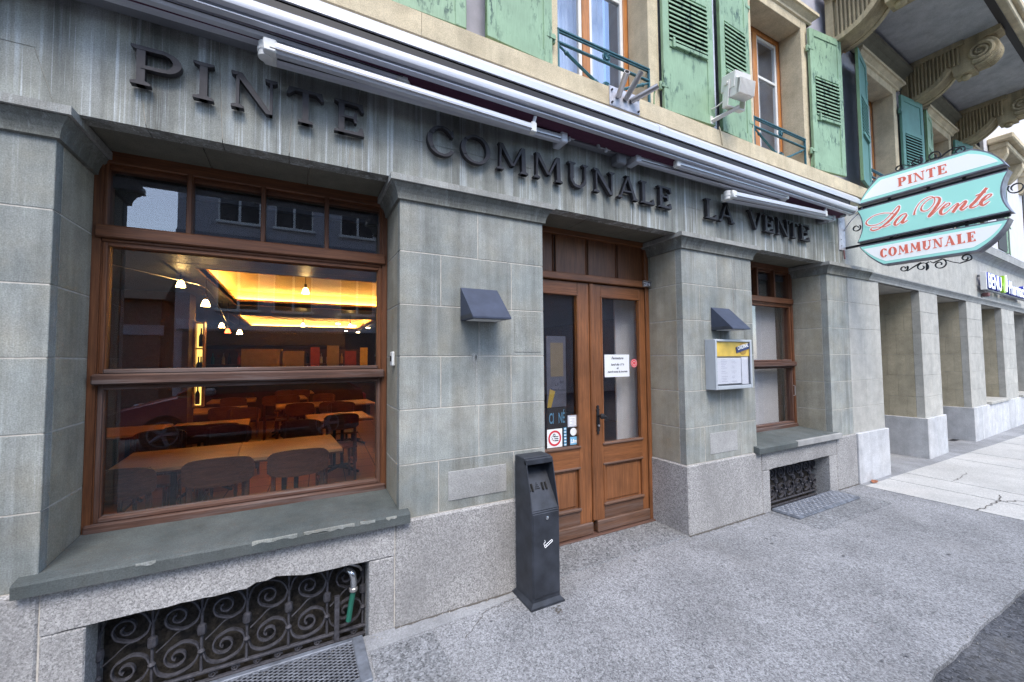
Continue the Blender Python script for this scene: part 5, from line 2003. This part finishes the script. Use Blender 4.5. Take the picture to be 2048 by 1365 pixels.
# ceiling with two recessed trays
CZ = 2.52
trays = [(-.90, 1.62, 2.70, 5.75), (-1.15, 1.75, 7.6, 11.6)]
ce = MB()
ys = [.46, trays[0][2], trays[0][3], trays[1][2], trays[1][3], RY1]
for i in range(5):
    y0, y1 = ys[i], ys[i + 1]
    if i in (1, 3):
        tx0, tx1 = trays[i // 2][:2]
        ce.box(RX0, tx0, y0, y1, CZ, CZ + .06)
        ce.box(tx1, RX1, y0, y1, CZ, CZ + .06)
    else:
        ce.box(RX0, RX1, y0, y1, CZ, CZ + .06)
ceo = ce.build('interior_ceiling', 'ceiling_panel', kind='structure')
for k, (a, b, c, d) in enumerate(trays):
    TZ = CZ + .26
    MB().box(a - .25, b + .25, c - .25, d + .25, TZ, TZ + .04).build('tray_top', 'ceiling_warm', ceo)
    for (x0, x1, y0, y1) in ((a - .25, a - .22, c - .25, d + .25), (b + .22, b + .25, c - .25, d + .25), (a - .22, b + .22, c - .25, c - .22), (a - .22, b + .22, d + .22, d + .25)):
        MB().box(x0, x1, y0, y1, CZ + .0, TZ).build('tray_side', 'tray_cream', ceo)
    # lips
    for (x0, x1, y0, y1) in ((a - .02, a, c, d), (b, b + .02, c, d), (a - .02, b + .02, c - .02, c), (a - .02, b + .02, d, d + .02)):
        MB().box(x0, x1, y0, y1, CZ - .005, CZ + .10).build('tray_lip', 'ceiling_warm', ceo)
    cl = thing('cove_light', ['warm light strip hidden in the front ceiling tray', 'warm light strip hidden in the rear ceiling tray'][k], 'light strip', ((a + b) / 2, (c + d) / 2, CZ + .08))
    mx_, my_ = (a + b) / 2, (c + d) / 2
    for (x0, x1, y0, y1) in ((a - .205, a - .175, c, d), (b + .175, b + .205, c, d), (a, b, d + .175, d + .205), (a, b, c - .205, c - .175)):
        MB().box(x0 - mx_, x1 - mx_, y0 - my_, y1 - my_, 0, .03).build('tube', 'cove_light', cl)
B('interior_wall', 'interior_dark', None, RX0 - .1, RX1 + .1, RY1, RY1 + .1, 0, 3.0, kind='structure')
B('interior_wall', 'interior_brown', None, RX0 - .1, RX0, .46, RY1, 0, 3.0, kind='structure')
B('interior_wall', 'interior_brown', None, RX1, RX1 + .06, .60, RY1, 0, 3.0, kind='structure')
cwd = MB().prism([(2.835, .625), (3.06, .555), (3.06, .575), (2.837, .645)], 'z', FZ, CZ).build('door_curtain', 'curtain_white')
tag(cwd, 'white panel hanging behind the right door pane', 'curtain')
B('interior_wall', 'interior_brown', None, 1.72, 1.80, 1.6, 6.0, FZ, 1.0, kind='structure')
B('interior_wall', 'interior_brown', None, RX0, -1.315, 4.6, 5.0, FZ, CZ, kind='structure')
B('interior_roof', 'interior_dark', None, RX0 - .1, RX1 + .1, .40, RY1 + .1, 2.95, 3.05, kind='structure')
B('facade_backing', 'interior_dark', bld, -2.7, -2.55, .1, 1.0, 0, 11.5)
# lit bottle shelf
sf = thing('bottle_shelf', 'yellow lit wall niche with bottles left of the tables', 'shelf', (-1.29, 4.9, .9))
B('back', 'shelf_glow', sf, .0, .085, .10, .12, 0, 1.25)
for zz in (0, .42, .84, 1.22):
    B('board', 'shelf_yellow', sf, 0, .085, -.02, .11, zz, zz + .02)
for xx in (-.02, .085):
    B('upright', 'table_wood', sf, xx, xx + .02, -.02, .12, 0, 1.25)
for i, (bx_, bz_) in enumerate(((.03, .44), (.055, .86), (.03, .02), (.06, .44))):
    bt = MB().lathe([(.026, 0), (.028, .02), (.028, .15), (.010, .20), (.009, .27), (.012, .275)], (-1.29 + bx_, 4.95, .92 + bz_), 10).build('bottle', 'dark_void', None, smooth=True)
    tag(bt, 'dark bottle on the ' + ('middle', 'top', 'lowest', 'middle')[i] + ' shelf of the yellow lit niche', 'bottle', 'bottles in the niche')
# bar and notice wall at the back
bar = thing('bar_counter', 'dark bar counter at the back of the restaurant', 'bar', (0, 9.8, FZ))
B('counter', 'interior_dark', bar, -2.4, 1.9, 0, .6, 0, 1.1)
B('canopy', 'interior_dark', bar, -2.4, 1.2, -.1, .5, 1.95, 2.45)
B('pillar', 'shelf_yellow', bar, 2.35, 2.55, -2.6, -2.4, 0, 2.45)
random.seed(3)
nbd = [(-1.2, 'poster_tan', .9, 1.25), (-.35, 'poster_tan', .55, 1.2), (.35, 'poster_red', .22, 1.3), (.75, 'poster_tan', .3, 1.35), (1.2, 'poster_red', .3, 1.2), (1.6, 'shelf_yellow', .2, 1.3)]
NBL = ['wide tan notice above the back bar', 'half width tan notice above the back bar', 'narrow red notice between tan ones above the back bar', 'small tan notice right of the narrow red one', 'broader red notice near the yellow one', 'yellow notice at the end above the back bar']
for (xx, m_, w_, zz), nl_ in zip(nbd, NBL):
    o = B('notice_board', m_, None, xx, xx + w_, 9.62, 9.65, zz, zz + .62)
    tag(o, nl_, 'notice board', 'notices above the bar')
for i in range(7):
    o = MB().lathe([(.05, 0), (.05, .02)], (.9 + (i % 4) * .42, 8.2 + i * .5, 2.44), 10).build('downlight', 'downlight')
    tag(o, 'small round ceiling downlight over the back bar', 'downlight', 'downlights over the bar')


rk = thing('bottle_rack', 'dark rack full of bottles on the wall behind the bar', 'rack', (0, 10.6, 1.1))
for zz in (.0, .36):
    B('board', 'chair_wood', rk, -2.2, 1.9, 0, .25, zz, zz + .025)
B('back', 'interior_brown', rk, -2.2, 1.9, .25, .28, -.1, .8)
random.seed(21)
bl_m = {}
for mt in ('dark_void', 'hose_green', 'menu_gold', 'poster_red', 'print_grey'):
    q_ = MB().lathe([(.036, 0), (.038, .02), (.038, .17), (.014, .22), (.012, .29), (.016, .295)], (0, 0, 0), 8).build('bottle', mt, None, smooth=True)
    bl_m[mt] = q_.data
    bpy.data.objects.remove(q_)
for k_ in range(44):
    mt = random.choice(list(bl_m))
    o = link('bottle', bl_m[mt], None, (-2.1 + (k_ % 22) * .185 + random.uniform(-.03, .03), 10.7, 1.126 + .36 * (k_ // 22)))
    cn = {'dark_void': 'black', 'hose_green': 'green', 'menu_gold': 'amber', 'poster_red': 'red', 'print_grey': 'clear grey'}[mt]
    tag(o, cn + ' bottle on the ' + ('lower', 'upper')[k_ // 22] + ' board of the rack behind the bar', 'bottle', 'bottles on the bar rack')


def table():
    t_ = thing('dining_table', 'x', 'table', (0, 0, FZ), 0, 'restaurant tables')
    B('table_top', 'table_wood', t_, -.39, .39, -.40, .40, .735, .765, .005)
    B('edge_band', 'chair_wood', t_, -.393, .393, -.403, .403, .728, .742, .003)
    mb = MB()
    for sx_ in (-.05, .05):
        mb.box(sx_ - .018, sx_ + .018, -.018, .018, .05, .735)
    mb.build('post', 'iron_black', t_)
    for an in range(4):
        d = Vector((cos(an * pi / 2 + pi / 4), sin(an * pi / 2 + pi / 4)))
        MB().tube([(0, 0, .075), (d.x * .2, d.y * .2, .05), (d.x * .33, d.y * .33, .018)], [.024, .02, .016], 6).build('foot', 'iron_black', t_)
    return t_


def chair():
    c = thing('dining_chair', 'x', 'chair', (0, 0, FZ), 0, 'restaurant chairs')
    # sitter looks to +y; back at -y
    B('seat', 'chair_wood', c, -.20, .20, -.19, .21, .43, .455, .012)
    for sx_ in (-.165, .165):
        MB().tube([(sx_, -.205, 0), (sx_ * 1.0, -.175, .43), (sx_ * .98, -.215, .86)], [.015, .019, .014], 6).build('rear_leg', 'chair_wood', c)
        MB().tube([(sx_ * 1.05, .185, 0), (sx_, .165, .43)], [.013, .019], 6).build('front_leg', 'chair_wood', c)
        MB().tube([(sx_, -.18, .24), (sx_, .17, .24)], .010, 5).build('stretcher', 'chair_wood', c)
    # curved plywood back
    mb = MB()
    n = 20
    vs = []
    for i in range(n + 1):
        u = -1 + 2 * i / n
        xx = .205 * u
        yy = -.222 - .035 * (1 - u * u) + .0
        top = .880 - .018 * u * u - .03 * abs(u) ** 10
        bot = .700 - .020 * (1 - u * u) + .02 * abs(u) ** 10
        vs += [(xx, yy, bot), (xx, yy + .012, bot), (xx, yy + .002, top), (xx, yy - .010, top)]
    mb.add(vs, [(4 * i + k, 4 * i + (k + 1) % 4, 4 * i + 4 + (k + 1) % 4, 4 * i + 4 + k) for i in range(n) for k in range(4)] + [(0, 1, 2, 3), (4 * n, 4 * n + 1, 4 * n + 2, 4 * n + 3)])
    mb.build('backrest', 'chair_wood', c, smooth=True)
    return c


T0, C0 = table(), chair()
tb = [(-.03, 1.80, 'wooden table under the big window, right half of the front row'), (-.812, 1.76, 'wooden table under the big window, left half of the front row'),
      (.54, 3.72, 'single wooden table in the second row beside the aisle'), (-.90, 3.66, 'wooden table in the second row by the left wall'), (-1.72, 3.66, 'wooden table in the dark left corner of the second row'),
      (.10, 5.68, 'wooden table in the third row, left half'), (.50 + .40, 5.68, 'wooden table in the third row, right half'), (-1.1, 5.6, 'wooden table in the third row by the lit niche'),
      (-.18, 7.4, 'wooden table in the fourth row before the bar'), (-1.1, 7.4, 'wooden table in the fourth row at the left'), (.0, 9.0, 'wooden table close to the back bar')]
for i, (x, y, lb) in enumerate(tb):
    o = T0 if i == 0 else copy_tree(T0, (x, y, FZ), .05)
    if i == 0:
        o.location = (x, y, FZ)
        o.rotation_euler = (0, 0, .05)
    o['label'] = lb
chs = [(-.47, 1.20, .05, 'a'), (.02, 1.22, .05, 'a'), (-.99, 1.16, .0, 'a'), (-.60, 2.42, pi + .03, 'b'), (.08, 2.44, pi + .06, 'b'), (-1.15, 2.40, pi, 'b'),
       (.50, 3.25, .08, 'c'), (.66, 4.36, pi, 'c'), (-.62, 4.26, pi + .1, 'c'), (-1.0, 3.10, 0, 'c'), (-.75, 3.12, .1, 'c'),
       (.06, 5.02, .05, 'd'), (.55, 5.04, .0, 'd'), (-.12, 6.34, pi, 'd'), (.52, 6.36, pi, 'd'), (-.9, 5.0, 0, 'd'),
       (-.35, 6.85, 0, 'e'), (-.2, 8.0, pi, 'e'), (-1.0, 6.8, 0, 'e'), (.1, 8.45, 0, 'e')]
LB = {'a': 'brown wooden chair with its back to the window at the front row', 'b': 'brown wooden chair facing the window across the front row', 'c': 'brown wooden chair at a second row table',
      'd': 'brown wooden chair at a third row table', 'e': 'brown wooden chair far back before the bar'}
LBX = {6: 'brown wooden chair before the single second row table', 7: 'brown wooden chair behind the single second row table', 8: 'brown wooden chair facing the window at the left second row table',
       9: 'brown wooden chair backing the window at the left second row table', 10: 'brown wooden chair backing the window at the left second row table',
       11: 'brown wooden chair backing the window at the third row', 12: 'brown wooden chair backing the window at the third row', 13: 'brown wooden chair facing the window at the third row',
       14: 'brown wooden chair facing the window at the third row', 15: 'brown wooden chair at the third row table by the lit niche'}
for i, (x, y, a, k) in enumerate(chs):
    o = C0 if i == 0 else copy_tree(C0, (x, y, FZ), a)
    if i == 0:
        o.location = (x, y, FZ)
        o.rotation_euler = (0, 0, a)
    o['label'] = LBX.get(i, LB[k])
    o['group'] = {'a': 'chairs backing the window', 'b': 'chairs facing the window', 'c': 'second row chairs', 'd': 'third row chairs', 'e': 'back chairs'}[k]


def pendant(x, y, z, lbl, mat='lamp_glow', s=1.0, top=CZ):
    o = thing('pendant_lamp', lbl, 'lamp', (x, y, z), 0, 'small glass pendant lamps')
    MB().lathe([(.012 * s, .075 * s), (.026 * s, .06 * s), (.044 * s, .0), (.040 * s, .0), (.02 * s, .055 * s)], (0, 0, 0), 12).build('shade', mat, o, smooth=True)
    MB().tube([(0, 0, .07 * s), (0, 0, top - z)], .004, 5).build('stem', 'iron_black', o)
    MB().lathe([(.014, 0), (.014, .05)], (0, 0, .07 * s), 8).build('socket', 'iron_black', o)


pendant(.095, 3.0, 2.37, 'glowing glass pendant lamp hanging in the front ceiling tray', top=CZ + .26)
pendant(-.88, 3.0, 2.165, 'glowing glass pendant on the wire near the dark wall')
pendant(-1.10, 3.0, 2.36, 'tilted glowing spot at the end of the wire')
pendant(.12, 6.6, 2.24, 'small glowing pendant in front of the rear ceiling tray')
pendant(1.0, 6.6, 2.25, 'small glowing pendant at the right of the rear ceiling tray')
pendant(-1.05, 5.4, 2.10, 'small yellow pendant by the red lamp')
pendant(-.98, 5.5, 2.02, 'small red glass pendant lamp', 'lamp_red')
pendant(-.83, 5.6, 2.01, 'tiny glowing spot beside the red pendant')
wr = MB().tube(spline([(-1.6, 2.2, 2.44), (-1.10, 3.0, 2.43), (-.88, 3.05, 2.36), (-.95, 4.5, 2.30), (-1.0, 5.5, 2.2)], 6), .005, 5).build('lamp_wire', 'steel')
tag(wr, 'thin curved low voltage wire carrying the left lamps', 'wire')
for a_, b_, lb_ in ((XA, XBl, 'added dark box behind the head panes of the big window'), (XCr, XDl, 'added dark box behind the head panes of the small window')):
    tag(B('added_dark_box', 'interior_dark', None, a_ + .01, b_ - .01, .505, .60, 2.24, 2.69), lb_, 'added box')  # unseen box added to keep the head panes dark
# blind behind the small window
bl = B('roller_blind', 'curtain_white', None, 4.05, 5.50, .56, .565, FZ, 2.60)
tag(bl, 'white blind hanging behind the small window', 'blind')
B('side_curtain', 'interior_brown', bl, 5.50, 5.70, .54, .60, FZ, 2.60)

# ================================================================== STREET SIDE BEHIND THE CAMERA (seen mirrored in the panes)
OY = -12.0
op = thing('opposite_building', 'plain grey plastered town house across the street', 'building', (0, OY, 0))
B('wall', 'opp_wall', op, -3.2, 4.6, -6, 0, RD, 9.6)
B('wall', 'opp_wall', op, 4.605, 15, -6, -.004, RD, 4.5)  # wing kept low so that more sky brightens the right side
B('roof', 'opp_roof', op, 4.61, 15.3, -6.4, .3, 4.5, 4.7)
B('roof', 'opp_roof', op, -3.6, 5.0, -6.4, .35, 9.6, 9.9)
B('band', 'opp_band', op, -3.22, 4.62, -.02, .03, 5.25, 5.55)
B('shop_fascia', 'print_grey', op, -3.15, 9.45, 0, .08, 2.55, 2.85)
B('shop_front', 'shop_front', op, -3.0, 9.3, 0, .05, .1, 2.5)
text_obj('naud', .62, 'ink', op, (6.9, .09, 3.6), (rad(90), 0, pi), 'shop_lettering', .01, 0, 'LEFT', .0)
for zz in (5.98, 3.2, 8.2):
    for xw in (-2.15, -.62, 1.38, 3.3, 5.0, 6.8, 8.3):
        if (zz > 3.3 and xw < 4) or zz == 3.2:
            w = B('window', 'dark_bar', op, xw, xw + 1.05, -.02, .015, zz, zz + 1.2)
            B('frame', 'white_paint', w, xw + .49, xw + .56, .0, .04, zz, zz + 1.2)
            for (a, b) in ((xw - .04, xw), (xw + 1.05, xw + 1.09)):
                B('frame', 'white_paint', w, a, b, .0, .04, zz, zz + 1.2)
            B('sill', 'white_paint', w, xw - .1, xw + 1.15, .0, .10, zz - .08, zz)
oh = thing('old_house', 'low old house with dark steep roof across the street', 'building', (0, -15, 0))
B('wall', 'opp_brick', oh, -16, -4.2, -6, 0, RD, 3.7)
MB().prism([(-6.5, 3.7), (.5, 3.7), (-3, 6.2)], 'x', -16.4, -4.0).build('roof', 'opp_roof', oh)
B('band', 'opp_wall', oh, -16, -4.1, 0, .06, 2.5, 2.85)
ol = thing('unseen_left_house', 'unseen plain house across the street, made tall to darken the left', 'building', (-22, -14, 0))
B('wall', 'opp_wall', ol, -9, 6, -6, 0, RD, 10)  # house out of view, its height raised to darken the left
B('roof', 'opp_roof', ol, -9.4, 6.4, -6.4, .4, 10, 10.3)
# parked car
car = thing('parked_car', 'dark red hatchback parked across the street', 'car', (-.7, -6.6, RD))
st_x = [-2.1, -1.9, -1.2, -.75, .1, .9, 1.5, 1.95, 2.05]
hz_ = [.62, .78, .95, 1.0, 1.02, 1.02, 1.0, .98, .7]
mb = MB()
vs = []
for i, x in enumerate(st_x):
    hw = .86 if 0 < i < 8 else .72
    low = .28 if 0 < i < 8 else .38
    vs += [(x, -hw, low), (x, -hw - .02, .55), (x, -hw + .06, hz_[i] - .03), (x, -hw + .16, hz_[i]), (x, hw - .16, hz_[i]), (x, hw - .06, hz_[i] - .03), (x, hw + .02, .55), (x, hw, low)]
mb.add(vs, [(8 * i + k, 8 * i + (k + 1) % 8, 8 * i + 8 + (k + 1) % 8, 8 * i + 8 + k) for i in range(8) for k in range(8)] + [tuple(range(8)), tuple(range(64, 72))])
mb.build('body', 'car_red', car, smooth=True)
g = MB()
gx = [(-1.15, .97, .74), (-.35, 1.42, .60), (.3, 1.50, .60), (1.1, 1.45, .60), (1.85, 1.0, .72)]
vs = []
for (x, z, hw) in gx:
    vs += [(x, -.78, .95), (x, -hw, z), (x, hw, z), (x, .78, .95)]
g.add(vs, [(4 * i + k, 4 * i + (k + 1) % 4, 4 * i + 4 + (k + 1) % 4, 4 * i + 4 + k) for i in range(4) for k in range(4)])
g.build('cabin_glass', 'dark_bar', car)
MB().add([(-.35, -.58, 1.425), (-.35, .58, 1.425), (.3, .58, 1.505), (.3, -.58, 1.505), (1.1, .58, 1.455), (1.1, -.58, 1.455)], [(0, 1, 2, 3), (3, 2, 4, 5)]).build('roof', 'car_red', car)
for wx in (-1.30, 1.28):
    for sy in (-1, 1):
        wh = MB().lathe([(.16, -.10), (.31, -.10), (.33, -.06), (.33, .06), (.31, .10), (.16, .10)], (wx, sy * .80, .33), 24, 'y').build('wheel', 'tyre', car, smooth=True)
        mb = MB()
        for k in range(5):
            an = k * 2 * pi / 5
            mb.tube([(wx, sy * .905, .33), (wx + .2 * cos(an), sy * .905, .33 + .2 * sin(an))], [.035, .03], 5)
        mb.tube([(wx + .21 * cos(k * pi / 8), sy * .905, .33 + .21 * sin(k * pi / 8)) for k in range(17)], .014, 5)
        mb.build('rim', 'alu_dark', wh)
for sy in (-1, 1):
    MB().box(-2.08, -1.85, sy * .62 - .16, sy * .62 + .16, .64, .76, .03).build('headlight', 'chrome', car)
    MB().box(-.72, -.56, sy * .98 - .09, sy * .98 + .09, .98, 1.10, .03).build('mirror', 'alu_dark', car)
    MB().box(1.92, 2.04, sy * .66 - .12, sy * .66 + .12, .70, .88, .02).build('tail_light', 'signal_red', car)
    MB().tube([(-1.15, sy * .77, .99), (-.35, sy * .60, 1.43), (.3, sy * .60, 1.51), (1.1, sy * .60, 1.46), (1.85, sy * .74, 1.02)], .02, 5).build('pillar_trim', 'car_red', car)
